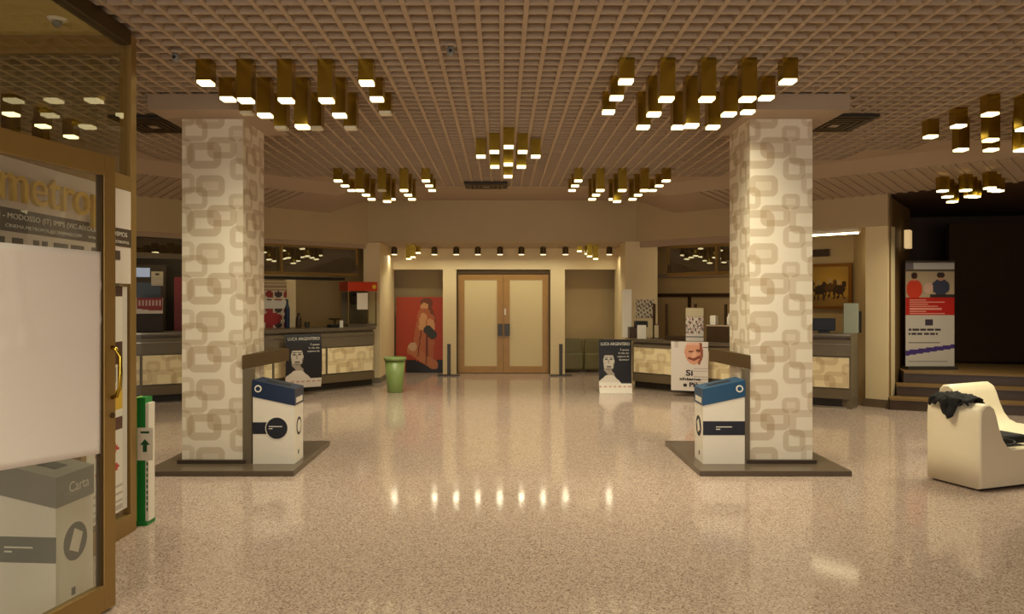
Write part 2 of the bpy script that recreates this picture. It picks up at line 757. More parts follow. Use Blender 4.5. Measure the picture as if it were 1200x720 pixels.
# recess ceiling and back wall of the middle bay
struct('trim_7', MB().box(-2.6, 2.6, 14.5, 17.6, 2.66, 2.76), 'soffit_paint')
struct('trim_8', MB().box(-2.6, 2.6, 16.3, 16.5, 2.216, 2.66), 'cream_paint')
for n, (x0, x1) in zip((9, 10), ((-1.25, -.965), (1.035, 1.34))):
    struct('trim_%d' % n, MB().box(x0, x1, 16.3, 16.6, 0, 2.216), 'cream_paint')
# piers at the ends of the bay
struct('trim_11', MB().box(-2.62, -2.31, 14.55, 16.5, 0, 2.66), 'cream_paint')
struct('trim_12', MB().box(2.30, 2.90, 14.3, 14.9, 0, 2.66), 'cream_paint')
struct('trim_13', MB().box(2.42, 2.62, 14.9, 16.5, 0, 2.66), 'cream_paint')
struct('wall_middle', MB().box(-2.6, -.965, 17.1, 17.2, 0, 2.66).box(1.035, 2.6, 17.1, 17.2, 0, 2.66), 'wall_paint')
# niche heads (a shade lower at the back)
struct('baseboard_left', MB().box(-2.33, -2.29, 14.53, 16.3, 0, .1).box(-2.33, -2.62, 14.53, 14.56, 0, .1), 'grey_paint')

# rooms behind the counters
BW = [(-9.9, 12.2), (-6.4, 13.2), (-2.66, 16.5)]
struct('wall_bar', MB().sweep(BW, 0, .1, 0, 3.4), 'wall_paint')
BR = [(2.64, 16.4), (6.0, 12.9)]
struct('wall_office', MB().sweep(BR, 0, .1, 0, 3.4), 'wall_paint')
struct('trim_14', MB().prism([(2.6, 16.4), (2.6, 14.35), (5.5, 11.45), (6.1, 12.9)][::-1], 2.75, 2.8), 'soffit_paint')
struct('trim_15', MB().prism([(-2.6, 16.4), (-6.4, 13.3), (-9.9, 12.3), (-8.4, 8.5), (-2.6, 14.35)][::-1], 2.75, 2.8), 'bar_dark')
struct('wall_return', MB().sweep([(5.60, 11.45), (6.0, 12.95)], 0, .06, 0, 2.8), 'wall_paint')

# transom glazing over the bar and over the ticket counter
def tilted(line, z0, z1, dl, dr, k=.055):
    """glass sheet leaning back at the top"""
    m_ = MB()
    e = k * (z1 - z0)
    a = [offset(line, dl)[0], offset(line, dr)[1]]
    b_ = [offset(line, dl + .01)[0], offset(line, dr + .01)[1]]
    c = [offset(line, dl + e)[0], offset(line, dr + e)[1]]
    e = [offset(line, dl + e + .01)[0], offset(line, dr + e + .01)[1]]
    return m_.hexa([(*a[0], z0), (*a[1], z0), (*b_[1], z0), (*b_[0], z0)], [(*c[0], z1), (*c[1], z1), (*e[1], z1), (*e[0], z1)])


win = structure('window_1')
T1 = [(-4.35, 12.45), (-2.62, 14.18)]
tilted(T1, 2.06, 2.50, .19, .06).build('pane', 'bar_glass', win)
MB().sweep(T1, .08, .135, 2.50, 2.54).sweep(T1, .08, .135, 2.02, 2.06).build('window_frame', 'bronze', win)
for q in (0, .36, .985):
    x = -4.35 + 1.73 * q
    MB().sweep([(x, x + 16.8), (x + .03, x + 16.83)], .07, .14, 2.04, 2.52).build('mullion', 'bronze', win)
win = structure('window_2')
T2 = [(-6.4, 10.4), (-4.38, 12.42)]
tilted(T2, 2.29, 2.52, .20, .06).build('pane', 'bar_glass', win)
MB().sweep(T2, .06, .15, 2.21, 2.29).build('window_frame', 'steel', win)
win = structure('window_3')
T3 = [(2.95, 13.85), (4.3, 12.5)]
tilted(T3, 2.06, 2.50, .06, .16).build('pane', 'bar_glass', win)
MB().sweep(T3, .08, .135, 2.50, 2.54).sweep(T3, .08, .135, 2.0, 2.07).build('window_frame', 'bronze', win)
for q in (0, .5, .985):
    x = 2.95 + 1.35 * q
    MB().sweep([(x, 16.8 - x), (x + .03, 16.8 - x - .03)], .07, .14, 2.02, 2.54).build('mullion', 'bronze', win)
# dark shelf edge hanging below the bar transom
struct('trim_16', MB().sweep([(-4.5, 12.3), (-2.86, 13.94)], -.02, .30, 1.93, 1.975), 'black')
# ticket office: dark rail with a post on the back wall
struct('trim_17', MB().sweep([(3.1, 15.92), (4.9, 14.05)], -.04, -.002, 1.63, 1.70).sweep([(3.72, 15.275), (3.76, 15.233)], -.04, -.002, 1.0, 1.64), 'dark_wood')
struct('trim_18', MB().sweep([(3.0, 16.02), (4.9, 14.05)], -.05, -.002, 2.02, 2.10), 'soffit_paint')

# dark stair hall on the right
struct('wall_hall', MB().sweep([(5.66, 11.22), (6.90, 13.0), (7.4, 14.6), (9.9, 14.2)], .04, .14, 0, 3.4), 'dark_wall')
hl = structure('wall_side')
MB().sweep([(5.64, 11.22), (6.88, 13.0)], -.03, .03, 0, 3.1).build('wall_panel', 'brown_wall', hl)
MB().box(7.75, 9.9, 13.3, 13.4, .5, 2.9).build('wall_panel', 'dark_wood', hl)
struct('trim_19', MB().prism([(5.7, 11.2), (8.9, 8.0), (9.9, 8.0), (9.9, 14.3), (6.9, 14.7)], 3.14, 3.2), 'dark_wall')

# ================================================================= MIDDLE BAY
d = structure('door_1')
MB().box(-.965, -.93, 16.38, 16.55, 0, 2.20).box(1.0, 1.035, 16.38, 16.55, 0, 2.20).box(-.93, 1.0, 16.38, 16.55, 2.13, 2.20).build('door_frame', 'bronze_dark', d)
for k, (x0, x1) in enumerate(((-.93, .032), (.038, 1.0))):
    lf = MB().box(x0, x0 + .13, 16.42, 16.47, .01, 2.12).box(x1 - .13, x1, 16.42, 16.47, .01, 2.12) \
        .box(x0 + .13, x1 - .13, 16.42, 16.47, 2.0, 2.12).box(x0 + .13, x1 - .13, 16.42, 16.47, .01, .15).build('door_leaf', 'oak', d)
    MB().box(x0 + .13, x1 - .13, 16.435, 16.455, .15, 2.0).build('door_panel', 'door_panel', lf)
    hx = (x1 - .115, x1 - .02) if k == 0 else (x0 + .02, x0 + .135)
    MB().box(hx[0], hx[1], 16.395, 16.42, .80, 1.06).build('push_plate', 'dark_grey', lf, bevel=.004)
MB().box(.055, .09, 16.40, 16.42, 1.25, 1.38).build('door_lock', 'white_card', d)
struct('trim_20', MB().box(-.965, 1.035, 16.52, 16.6, 0, 2.216), 'bronze_dark')

# red poster
def red_poster(u, v):
    a = u * .64
    if v < .17 and u > .2 and v < .09 + .08 * abs(math.sin(u * 5)):
        base = (24, 16, 18)
    else:
        base = (172, 58, 24)
    skin, robe, hair = (206, 150, 100), (178, 96, 56), (110, 54, 24)
    if seg(a, v, .385, .93, .47, .70, .055) or ell(a, v, .40, .92, .085, .07):
        base = hair
    if ell(a, v, .375, .865, .052, .058):
        base = skin if v > .835 or abs(a - .37) > .03 else (170, 60, 44)
    if seg(a, v, .37, .77, .30, .30, .085) or seg(a, v, .44, .70, .42, .20, .075):
        base = robe
    if seg(a, v, .36, .74, .34, .60, .045) or seg(a, v, .45, .66, .46, .56, .05):
        base = skin
    if seg(a, v, .42, .56, .48, .50, .06):
        base = (52, 50, 40)
    if seg(a, v, .20, .30, .50, .10, .06):
        base = (186, 112, 70)
    if ell(a, v, .22, .34, .055, .06):
        base = (204, 160, 124)
    if seg(a, v, .41, .50, .40, .12, .012) or seg(a, v, .33, .55, .29, .22, .008):
        base = (110, 44, 26)
    n = 1
    return tuple(min(255, c * n) for c in base)


p = painted('film_poster', 1.05, 1.63, 44, 66, red_poster, None, .03)
p.location = (-1.76, 16.55, .0)
p.rotation_euler = (math.radians(-3), 0, 0)
p.location.z = .004
tag(p, 'large red poster of a seated woman in a robe leaning in the left niche', 'poster')

# folded vinyl seats in the right niche
for k in range(2):
    t = thing('folding_seat', ['olive vinyl seat in the right niche, nearer the double door', 'olive vinyl seat in the right niche, nearer the black poster'][k],
              'seat', (1.55 + k * .46, 16.65, 0), 0, 'seats in the right niche')
    MB().box(-.22, .22, .06, .16, .38, .72).build('backrest', 'olive_vinyl', t, bevel=.04, segs=3, smooth=False)
    MB().box(-.22, .22, -.02, .10, .05, .42).build('seat', 'olive_vinyl', t, bevel=.04, segs=3)
    for sx in (-.2, .17):
        MB().box(sx, sx + .03, .0, .12, 0, .10).build('leg', 'dark_grey', t)

# grey posts either side of the door
for x, lb in ((-1.09, 'slim dark grey post on a flat base left of the double door'), (1.22, 'slim dark grey post on a flat base right of the double door')):
    t = thing('barrier_post', lb, 'post', (x, 15.85, 0), 0, 'barrier posts by the double door')
    MB().box(-.22, .22, -.10, .10, 0, .025).build('base', 'dark_grey', t)
    MB().box(-.035, .035, -.03, .03, .025, .66).build('post', 'dark_grey', t, bevel=.006)

# green waste bin
t = thing('waste_bin', 'pale green plastic waste bin beside the left pier', 'bin', (-1.82, 13.1, 0))
MB().lathe([(.125, 0), (.13, .01), (.175, .56), (.165, .56), (.12, .03)], 28).build('body', 'green_plastic', t, smooth=True)
MB().lathe([(.173, .545), (.192, .55), (.194, .595), (.178, .60), (.166, .57)], 28).build('rim', 'green_plastic', t, smooth=True)


# ================================================================= COLUMNS
def column(s, x0, x1, label, plabel):
    t = thing('column', label, 'column', ((x0 + x1) / 2, 7.55, 0))
    hw = (x1 - x0) / 2
    sh = MB().box(-hw, hw, -.32, .32, .085, 3.29).build('shaft', 'ring_wallpaper', t)
    uv_metres(sh)
    for l in sh.data.uv_layers[0].data:
        l.uv = (l.uv[0] + hw + (.137 if s > 0 else 0), l.uv[1] - 3.30)
    MB().prism([(-hw - .03, -.36), (hw + .02, -.36), (hw + .035, -.34), (hw + .035, .36), (-hw - .03, .36)], .05, .085).build('plinth', 'granite_dark', t)
    a, c = (-.16, .24) if s < 0 else (-.10, .19)
    ys = -.68
    lo = [(-hw + a, ys, 3.29), (hw + c, ys, 3.29), (hw + c, .40, 3.29), (-hw + a, .40, 3.29)]
    MB().hexa(lo, [(x, y, 3.432) for x, y, z in lo]).build('capital', 'soffit_paint', t)
    return t


column(-1, -3.01, -2.437, 'left square column papered with tan ring pattern', '')
column(1, 2.335, 2.925, 'right square column papered with tan ring pattern', '')
t = tag(MB().box(-3.22, -1.87, 6.90, 8.37, 0, .05).build('column_platform', 'granite', bevel=.008), 'low dark granite platform under the left column', 'platform')
t = tag(MB().box(1.78, 3.15, 6.90, 8.37, 0, .05).build('column_platform', 'granite', bevel=.008), 'low dark granite platform under the right column', 'platform')
for s, lb in ((-1, 'dark brown writing ledge on a post behind the left column'), (1, 'dark brown writing ledge on a post behind the right column')):
    t = thing('writing_ledge', lb, 'ledge', (2.4 * s, 7.6, 0))
    if s > 0:
        q = [(2.333, 7.2), (2.333, 7.88), (2.9, 7.88), (2.9, 8.3), (2.32, 8.3), (2.2, 8.15)]
        pb = (2.285, 2.333)
    else:
        q = [(-2.435, 7.2), (-2.435, 7.88), (-2.9, 7.88), (-2.9, 8.3), (-2.40, 8.3), (-2.27, 8.2)]
        pb = (-2.435, -2.35)
    MB().prism([(x - 2.4 * s, y - 7.6) for x, y in q], .935, 1.065).build('ledge_top', 'ledge_brown', t)
    MB().box(pb[0] - 2.4 * s, pb[1] - 2.4 * s, -.38, -.28, .05, .935).build('post', 'counter_grey', t)


# ================================================================= RECYCLING BINS
def recycling_bin(label, loc, rz, m, lid, lid_side, ink, white='white_card', style='a'):
    """m=+1: lid falls towards +x, -1: towards -x"""
    t = thing('recycling_bin', label, 'bin', loc, rz, 'cardboard recycling bins')
    W, D = .195, .155

    def P(x, z):
        return (x * m, z)

    def prof(pts):
        return pts if m > 0 else pts[::-1]
    b = MB()
    b.xprofile(prof([P(-W, 0), P(W, 0), P(W, .56), P(-W, .64)]), -D, D)
    b.build('body', white, t)
    b = MB()
    b.xprofile(prof([P(-W - .004, .63), P(W + .004, .545), P(W + .004, .70), P(-W - .004, .785)]), -D - .004, D + .004)
    l = b.build('lid', lid, t)
    # slot in the sloping top
    b = MB()
    b.xprofile(prof([P(-.10, .7655), P(.12, .719), P(.12, .7205), P(-.10, .767)]), -.05, .05)
    b.build('slot', 'black', l)
    b = MB().box(-.155 * m - .022, -.155 * m + .022, -D - .006, -D - .004, .71, .715)
    b = MB().lathe([(.034, -D - .0065), (.034, -D - .004)], 20, (-.145 * m, 0, .705), 'y')
    b.build('seal', 'white_card', l)
    MB().lathe([(.022, -D - .0075), (.022, -D - .006)], 16, (-.145 * m, 0, .705), 'y').build('seal_mark', lid, l)
    # label on the low end of the lid
    e = (W + .004) * m
    MB().box(min(e, e + .002 * m), max(e, e + .002 * m), -.11, .11, .565, .615).build('lid_label', 'white_card' if style != 'c' else 'grey_lid', l)
    zb0, zb1 = .27, .40
    zc = (zb0 + zb1) / 2
    if style == 'a':
        MB().box(-W - .001, .0, -D - .0015, -D, zb0 + .01, zb1 - .01).build('band', ink, t)
        r = MB().lathe([(.108, -D - .003), (.108, -D - .001)], 32, (.03, 0, zc), 'y').build('logo_ring', white, t)
        MB().lathe([(.10, -D - .0045), (.10, -D - .003)], 32, (.03, 0, zc), 'y').build('logo_disc', ink, r)
        for q in range(2):
            MB().box(-.045, .08 - q * .09, -D - .0055, -D - .0045, zc + .012 - q * .02, zc + .02 - q * .02).build('lettering', 'white_ink', r)
        MB().lathe([(.085, W), (.085, W + .002)], 28, (0, 0, zc), 'x').build('logo_disc', ink, t)
        MB().lathe([(.062, W + .002), (.062, W + .003)], 28, (0, 0, zc), 'x').build('logo_mark', white, t)
        MB().box(W, W + .002, -.03, .0, .07, .11).build('small_mark', ink, t)
    else:
        MB().box(-W - .001, W + .001, -D - .0015, -D, zb0, zb1).build('band', ink, t)
        for q in range(2):
            MB().box(-.075, .075 - q * .11, -D - .0035, -D - .0015, zc + .008 - q * .022, zc + .016 - q * .022).build('lettering', 'white_ink', t)
        e = W * m
        e0, e1 = (e, e + .002) if m > 0 else (e - .002, e)
        MB().lathe([(.105, e0), (.105, e1)], 32, (0, 0, zc), 'x').build('logo_ring', white, t)
        MB().lathe([(.098, e0 - .001 * (m < 0)), (.098, e1 + .001 * (m > 0))], 32, (0, 0, zc), 'x').build('logo_disc', ink, t)
        k = e1 + .0015 if m > 0 else e0 - .0015
        q = [(k, -.055, zc - .03), (k, .02, zc - .065), (k, .06, zc + .03), (k, -.01, zc + .07)]
        MB().hexa(q, [(x + .001 * m, y, z) for x, y, z in q]).build('logo_mark', 'white_card', t)
        MB().box(min(e0, e1), max(e0, e1), -.03, .0, .06, .10).build('small_mark', ink, t)
    return t


recycling_bin('white cardboard recycling bin with navy lid beside the left column', (-2.135, 7.345, .05), 0, 1, 'navy', 'navy', 'navy_ink', style='a')
recycling_bin('white cardboard recycling bin with blue lid beside the right column', (2.08, 7.345, .05), 0, -1, 'blue', 'navy', 'navy_ink', style='b')
rb = recycling_bin('grey lidded paper recycling bin behind the glass of the entrance door', (-2.42, 4.02, 0), math.radians(-4), 1, 'grey_lid', 'grey_lid', 'grey_ink', style='c')
lid = [c for c in rb.children if c.name.startswith('lid')][0]
text('lettering', 'Carta', .075, 'white_ink', lid, (.2005, -.06, .60), (math.radians(90), 0, math.radians(90)), .0006)


# ================================================================= COUNTERS
def counter(name, label, cat, poly, end=None, H=1.085):
    t = thing(name, label, cat, (poly[0][0], poly[0][1], 0))
    ox, oy = poly[0]
    pl = [(x - ox, y - oy) for x, y in poly]

    def part(n, m, d0, d1, z0, z1, p=pl, **kw):
        return MB().sweep(p, d0, d1, z0, z1).build(n, m, t, **kw)
    part('body', 'counter_grey', .03, .55, .14, H - .045)
    part('worktop', 'counter_grey', -.04, .62, H - .045, H)
    part('worktop_edge', 'steel', -.045, -.04, H - .025, H)
    part('fascia_band', 'counter_grey', .0, .03, .74 if H < 1 else .76, H - .085)
    if H > 1:
        part('steel_line', 'steel', -.004, .03, .925, .94)  # thin steel strip along the upper band
    part('lower_band', 'counter_low', .0, .03, .14, .28)
    part('kick', 'kick', .07, .5, .02, .14)
    part('base_strip', 'steel', .03, .5, 0, .025)
    L = []
    for i in range(len(pl) - 1):
        a, c = Vector(pl[i]), Vector(pl[i + 1])
        n = max(1, round((c - a).length / 1.1))
        for k in range(n):
            q0, q1 = a.lerp(c, k / n), a.lerp(c, (k + 1) / n)
            e = (q1 - q0).normalized() * .02
            o = MB().sweep([tuple(q0 + e), tuple(q1 - e)], .008, .03, .30, .74).build('panel', 'ring_panel', t)
            uv_metres(o)
            o2 = MB().sweep([tuple(q0 - e * .4), tuple(q0 + e * .9)], .0, .03, .28, .76).build('panel_divider', 'counter_grey', t)
    if end:
        q = [(x - ox, y - oy) for x, y in end]
        MB().prism(q, 0, 1.09).build('end_panel', 'counter_grey', t)
    return t


counter('bar_counter', 'long angled bar counter with ring patterned panels on the left', 'counter',
        [(-7.4, 10.9), (-5.4, 11.5), (-3.7, 12.45), (-2.32, 13.98)])
TC = .885
counter('ticket_counter', 'low angled ticket counter left of the right column', 'counter', [(2.32, 13.62), (3.88, 11.99)], H=TC)
counter('reception_desk', 'taller desk with ring patterned panels right of the right column', 'counter',
        [(3.90, 11.97), (4.45, 11.40), (5.03, 11.07)], end=[(5.03, 11.06), (5.27, 11.36), (5.22, 11.60), (4.90, 11.30)])
# grey screen on the end of the ticket counter
t = thing('counter_screen', 'grey glass screen standing on the end of the taller desk', 'screen', (5.17, 11.36, 1.09))
MB().sweep([(-.13, -.05), (.12, .02)], 0, .012, 0, .44).build('pane', 'screen_grey', t)
MB().sweep([(.125, .02), (.165, .03)], 0, .03, -.0, .32).build('post', 'black', t)


# ================================================================= POSTERS AT THE COUNTERS
def black_poster(u, v):
    c = (22, 21, 30)
    a = u * .62
    if ell(a, v, .19, .57, .105, .185):
        c = (196, 186, 174)
        if ell(a, v, .145, .625, .030, .016) or ell(a, v, .235, .625, .030, .016):
            c = (58, 52, 48)
        if ell(a, v, .145, .662, .040, .010) or ell(a, v, .235, .662, .040, .010):
            c = (66, 58, 54)
        if ell(a, v, .19, .485, .05, .013):
            c = (92, 74, 68)
        if seg(a, v, .19, .62, .186, .545, .010):
            c = (150, 138, 126)
        if v < .46 or abs(a - .19) > .085 and v < .56:
            c = (132, 122, 112)
    if ell(a, v, .19, .745, .105, .05) and v > .70:
        c = (34, 30, 30)
    if seg(a, v, .15, .44, .25, .33, .05) and not ell(a, v, .19, .57, .105, .15):
        c = (164, 150, 138)
    sh = .335 - 1.3 * max(0, abs(a - .21) - .05) ** 1.15 * (1.0 if a > .2 else .8)
    if v < max(.17, sh):
        c = (222, 212, 200)
    if .105 < v < .125 and int(u * 34) % 5 < 3:
        c = (196, 150, 140)
    return c


def add_black_poster(label, loc, rz, wd, ht, bend, grp):
    t = thing('event_poster', label, 'poster', loc, rz, grp)
    painted('sheet', wd, ht, 50, 70, black_poster, t, .005, bend)
    def y(v):
        return (bend(.5, v) if bend else 0) - .004
    r = (math.radians(90), 0, 0)
    text('lettering', 'LUCA ARGENTERO', .06, 'white_ink', t, (-wd * .44, y(.9) - .003, ht * .89), r, .0008, width=wd * .88, height=ht * .055)
    for k, s in enumerate(('È questa', 'la vita che', 'sognavo da', 'bambino?')):
        text('lettering', s, .045, 'white_ink', t, (wd * .43, y(.75) - .004, ht * (.79 - .062 * k)), r, .0008, 'RIGHT')
    return t


add_black_poster('black portrait poster hung on the front of the left bar counter', (-3.28, 12.66, .135), math.radians(31), .60, .875,
                 lambda u, v: .06 * (v - .5) ** 2 * 4 - .08, 'matching black portrait posters')
add_black_poster('black portrait poster with curling foot standing at the ticket counter', (1.93, 13.05, .0), math.radians(0), .555, .90,
                 lambda u, v: -.09 * max(0, .2 - v) ** 1.2 * 6 + .05 * v, 'matching black portrait posters')


def white_poster(u, v):
    c = (226, 214, 206)
    if ell(u, v, .62, .80, .25, .26) and v < .985:
        c = (222, 158, 128)
        if ell(u, v, .54, .80, .07, .025) or ell(u, v, .74, .82, .07, .03):
            c = (120, 66, 44)
        if ell(u, v, .63, .74, .06, .06):
            c = (232, 176, 146)
        if seg(u, v, .47, .67, .60, .64, .022) or seg(u, v, .64, .645, .78, .70, .026):
            c = (128, 58, 40)
        if v > .93 and u < .74:
            c = (232, 180, 158)
    if seg(u, v, .80, .95, .84, .72, .035) or seg(u, v, .82, .68, .76, .57, .03):
        c = (150, 76, 52)
    if .08 < u < .2 and v > .88 and int(v * 60) % 2:
        c = (170, 160, 150)
    if u > .86 and .88 < v < .9:
        c = (90, 80, 80)
    if u > .62 and v < .52 and int(v * 70) % 4 == 0:
        c = (186, 174, 166)
    return c


t = thing('event_poster', 'white poster with a laughing face on the ticket counter front', 'poster', (3.055, 12.50, .095), math.radians(-20))
painted('sheet', .59, .80, 44, 60, white_poster, t, .005)
r90 = (math.radians(90), 0, 0)
text('lettering', 'Si', .13, 'black_ink', t, (-.06, -.004, .25), r90, .0008, bold=.003, width=.11)
text('lettering', 'chiama', .06, 'black_ink', t, (-.16, -.004, .175), r90, .0008, bold=.002, width=.34, height=.045)
text('lettering', 'e Più', .10, 'black_ink', t, (-.10, -.004, .07), r90, .0008, bold=.003, width=.24)


# tall notice on the ticket counter behind it
def notice(u, v):
    c = (222, 210, 200)
    if v > .72:
        c = (206, 190, 156)
        if v > .96 or v < .75:
            c = (190, 170, 136)
    elif v > .22:
        k = math.sin(u * 17 + 1) * math.sin(v * 31) + .6 * math.sin(u * 31 + v * 13)
        if k > .35:
            c = (120, 96, 92)
        elif k < -.7:
            c = (196, 152, 140)
    if .12 < v < .15:
        c = (70, 60, 60)
    return c


t = tag(painted('notice_poster', .29, .56, 20, 36, notice, None, .004), 'tall white notice with dark pictures behind the laughing face poster', 'poster')
t.location = (3.24, 12.90, TC)
t.rotation_euler = (math.radians(-4), 0, math.radians(-12))


def at(px, py, Y):
    return ((px - 588) * Y / 900, Y, 1.6 + (350 - py) * Y / 900)


# ---- things on the ticket counter
def simple(name, label, cat, mb, m, loc=(0, 0, 0), rz=0, group=None, bevel=0.0):
    o = mb.build(name, m, None, bevel=bevel)
    o.location = loc
    o.rotation_euler = (0, 0, rz)
    return tag(o, label, cat, group)


Rz = math.radians(-45)
simple('white_board', 'tall narrow white board standing at the left end of the ticket counter', 'board', MB().box(-.085, .085, -.02, .02, 0, .88), 'white_card', (2.28, 14.0, TC))
t = thing('card_terminal', 'black receipt printer on a brown box at the end of the ticket counter', 'printer', (2.46, 13.86, TC), 0)
MB().box(-.17, .13, -.1, .1, 0, .20).build('box', 'dark_wood', t)
MB().box(-.06, .16, -.09, .09, .20, .31).build('printer', 'black', t, bevel=.01)
simple('paper_notice', 'small white notice propped against the brown box on the ticket counter', 'notice', MB().box(-.08, .08, 0, .006, 0, .24), 'white_card', (2.50, 13.72, TC))
t = thing('framed_notice', 'small dark framed notice on the ticket counter', 'frame', (2.74, 13.60, TC), math.radians(-20))
MB().box(-.05, .05, 0, .02, 0, .26).build('frame', 'dark_wood', t)
MB().box(-.035, .035, -.002, 0, .02, .24).build('card', 'fascia_paint', t)
for k, (x, zt, dz) in enumerate(((2.72, .62, 0), (2.90, .62, 0), (3.31, .62, 0), (3.71, .62, 0), (3.86, .6, 0))):
    y = 16.13 - x + .30
    words = ['first', 'second', 'third', 'fourth', 'fifth']
    simple('screen_post', 'slim dark upright post on the ticket counter, %s from the left' % words[k], 'post',
           MB().box(-.018, .018, -.018, .018, 0, zt).box(-.05, .05, -.05, .05, 0, .012), 'dark_wood', (x, y, TC), Rz, 'posts on the ticket counter')
simple('dark_tray', 'flat dark tray on the ticket counter behind the second post', 'tray', MB().box(-.24, .24, -.10, .10, 0, .07), 'dark_wood', (3.05, 13.19, TC), Rz, bevel=.01)
t = thing('document_rack', 'brown document rack on the ticket counter beside the right column', 'rack', (3.58, 12.54, TC), Rz)
MB().box(-.22, .22, -.08, .10, 0, .26).build('rack_box', 'dark_wood', t)
MB().box(-.22, .22, -.09, -.06, .26, .285).build('rack_shelf', 'soffit_paint', t)
simple('white_carton', 'small white carton on top of the brown document rack', 'carton', MB().box(-.05, .05, -.04, .04, 0, .15), 'white_card', (3.49, 12.63, TC + .285), Rz)
simple('water_bottle', 'pale bottle on top of the brown document rack', 'bottle', MB().lathe([(.03, 0), (.034, .01), (.034, .12), (.014, .16), (.014, .19)], 14), 'white_card', (3.68, 12.44, TC + .285))
def wallnote(u, v):
    k = math.sin(u * 19 + 2) * math.sin(v * 27) + .5 * math.sin(u * 37 + v * 9)
    return (96, 84, 70) if k > .25 else (210, 196, 172)
o = tag(painted('wall_notice', .33, .34, 20, 20, wallnote, None, .004), 'printed notices pinned to the pale pier behind the ticket counter', 'notice')
o.location = (2.66, 14.285, 1.24 + .0)

# office computer, picture, plaque, strip light
t = thing('desk_monitor', 'black desk screen on the taller desk below the horse picture', 'monitor', (4.80, 11.44, 1.087), math.radians(-12))
MB().box(-.16, .16, -.01, .02, .03, .22).build('screen', 'black', t, bevel=.006)
MB().box(-.07, .07, -.05, .06, 0, .03).build('foot', 'black', t)
MB().box(-.145, .145, -.012, -.01, .045, .205).build('display', 'navy_ink', t)


def horses(u, v):
    n = .9 + .2 * (math.sin(u * 9) * .5 + math.sin(v * 7 + u * 5) * .3)
    c = (206, 158, 56)
    if v < .24:
        c = (178, 136, 62)
    k = 0
    for i, (cu, cv) in enumerate(((.12, .40), (.27, .44), (.40, .40), (.55, .43), (.68, .40), (.80, .46), (.90, .42))):
        if ell(u, v, cu, cv, .065, .12) or ell(u, v, cu + .05, cv + .13, .025, .08):
            k = 1 + i % 2
        for q in (-.04, -.01, .03):
            if seg(u, v, cu + q, cv - .05, cu + q * 1.6, cv - .24, .008):
                k = 1
        if ell(u, v, cu - .01, cv + .18, .022, .06):
            k = 3
    if k:
        c = ((66, 42, 20), (102, 66, 30), (196, 166, 112))[k - 1]
    return tuple(max(0, min(255, x * n)) for x in c)


OW = math.atan2(-3.5, 3.36)
t = thing('framed_picture', 'gold framed picture of horses on the ticket office wall', 'picture', (5.34, 13.54, 1.42), OW)
painted('canvas', 1.55, .68, 70, 34, horses, t, .01).location = (0, -.03, .05)
MB().box(-.83, .83, -.05, 0, 0, .05).box(-.83, .83, -.05, 0, .73, .78).box(-.83, -.775, -.05, 0, .05, .73).box(.775, .83, -.05, 0, .05, .73).build('frame', 'frame_gold', t)
simple('dark_plaque', 'long dark wooden plaque above the horse picture', 'plaque', MB().box(-.42, .42, -.05, 0, 0, .12), 'dark_wood', (5.36, 13.52, 2.33), OW, bevel=.008)
for nm, lb, p, rz, L in (('strip_light', 'bright strip light under the fascia above the right counter', (4.98, 12.06, 2.585), math.radians(-45), .62),
                         ('strip_light', 'strip light under the fascia beside the right pier', (3.6, 13.5, 2.64), math.radians(-45), .6),
                         ('strip_light', 'yellow strip light at the left end of the bar', (-5.0, 12.12, 2.58), math.radians(45), .55),
                         ('strip_light', 'strip light over the bar counter behind the left column', (-3.6, 13.55, 2.64), math.radians(45), .7)):
    t = thing(nm, lb, 'light', p, rz, 'strip lights under the fascias')
    MB().box(-L, L, -.05, .05, .02, .07).build('housing', 'white_card', t)
    MB().box(-L + .03, L - .03, -.035, .035, 0, .02).build('tube', 'strip_glow', t)

# ================================================================= THE BAR
BWdir = math.atan2(3.3, 3.74)
# popcorn machine
t = thing('popcorn_machine', 'popcorn machine with red canopy on the bar counter', 'machine', (-2.66, 14.24, 1.085), math.radians(33))
MB().box(-.28, .28, -.21, .21, .0, .05).build('base', 'steel', t)
MB().box(-.29, .29, -.22, .22, .65, .82).build('canopy', 'red_metal', t, bevel=.01)
MB().lathe([(.04, -.226), (.04, -.218)], 16, (.22, 0, .73), 'y').build('canopy_badge', 'yellow', t)
for sx in (-.28, .26):
    for sy in (-.20, .18):
        MB().box(sx, sx + .02, sy, sy + .02, .05, .64).build('post', 'bronze', t)
MB().box(-.27, .27, -.205, -.20, .05, .64).build('glass', 'clear_glass', t)
MB().box(-.27, .27, .195, .20, .05, .64).build('back_panel', 'counter_grey', t)
MB().lathe([(.10, .40), (.13, .42), (.13, .56), (.05, .60)], 20, (.0, .05, 0)).build('kettle', 'dark_grey', t, smooth=True)
simple('paper_notice', 'white paper sheet fixed to the glass of the popcorn machine', 'notice', MB().box(-.105, .105, -.004, 0, 0, .30), 'white_card', (-2.545, 14.02, 1.40), math.radians(33))
# beige panel doors of the back bar
o = MB().box(-.62, .62, -.04, 0, 0, 1.05).build('wall_panel', 'wall_paint', bpy.data.objects['wall_bar'])
o.location = (-3.754, 15.53, 1.0)
o.rotation_euler = (0, 0, BWdir)


def menu(u, v):
    c = (214, 198, 172)
    if v > .8:
        return (208, 188, 150) if int(v * 30) % 2 else (170, 140, 110)
    k = math.sin(u * 13 + 1) * math.sin(v * 19 + .5)
    if .42 < v < .58 and u > .25:
        return (222, 214, 204)
    if k > .25:
        c = (150, 36, 28)
    elif k < -.35:
        c = (64, 44, 38)
    if ell(u, v, .6, .2, .26, .14):
        c = (168, 30, 28)
    return c


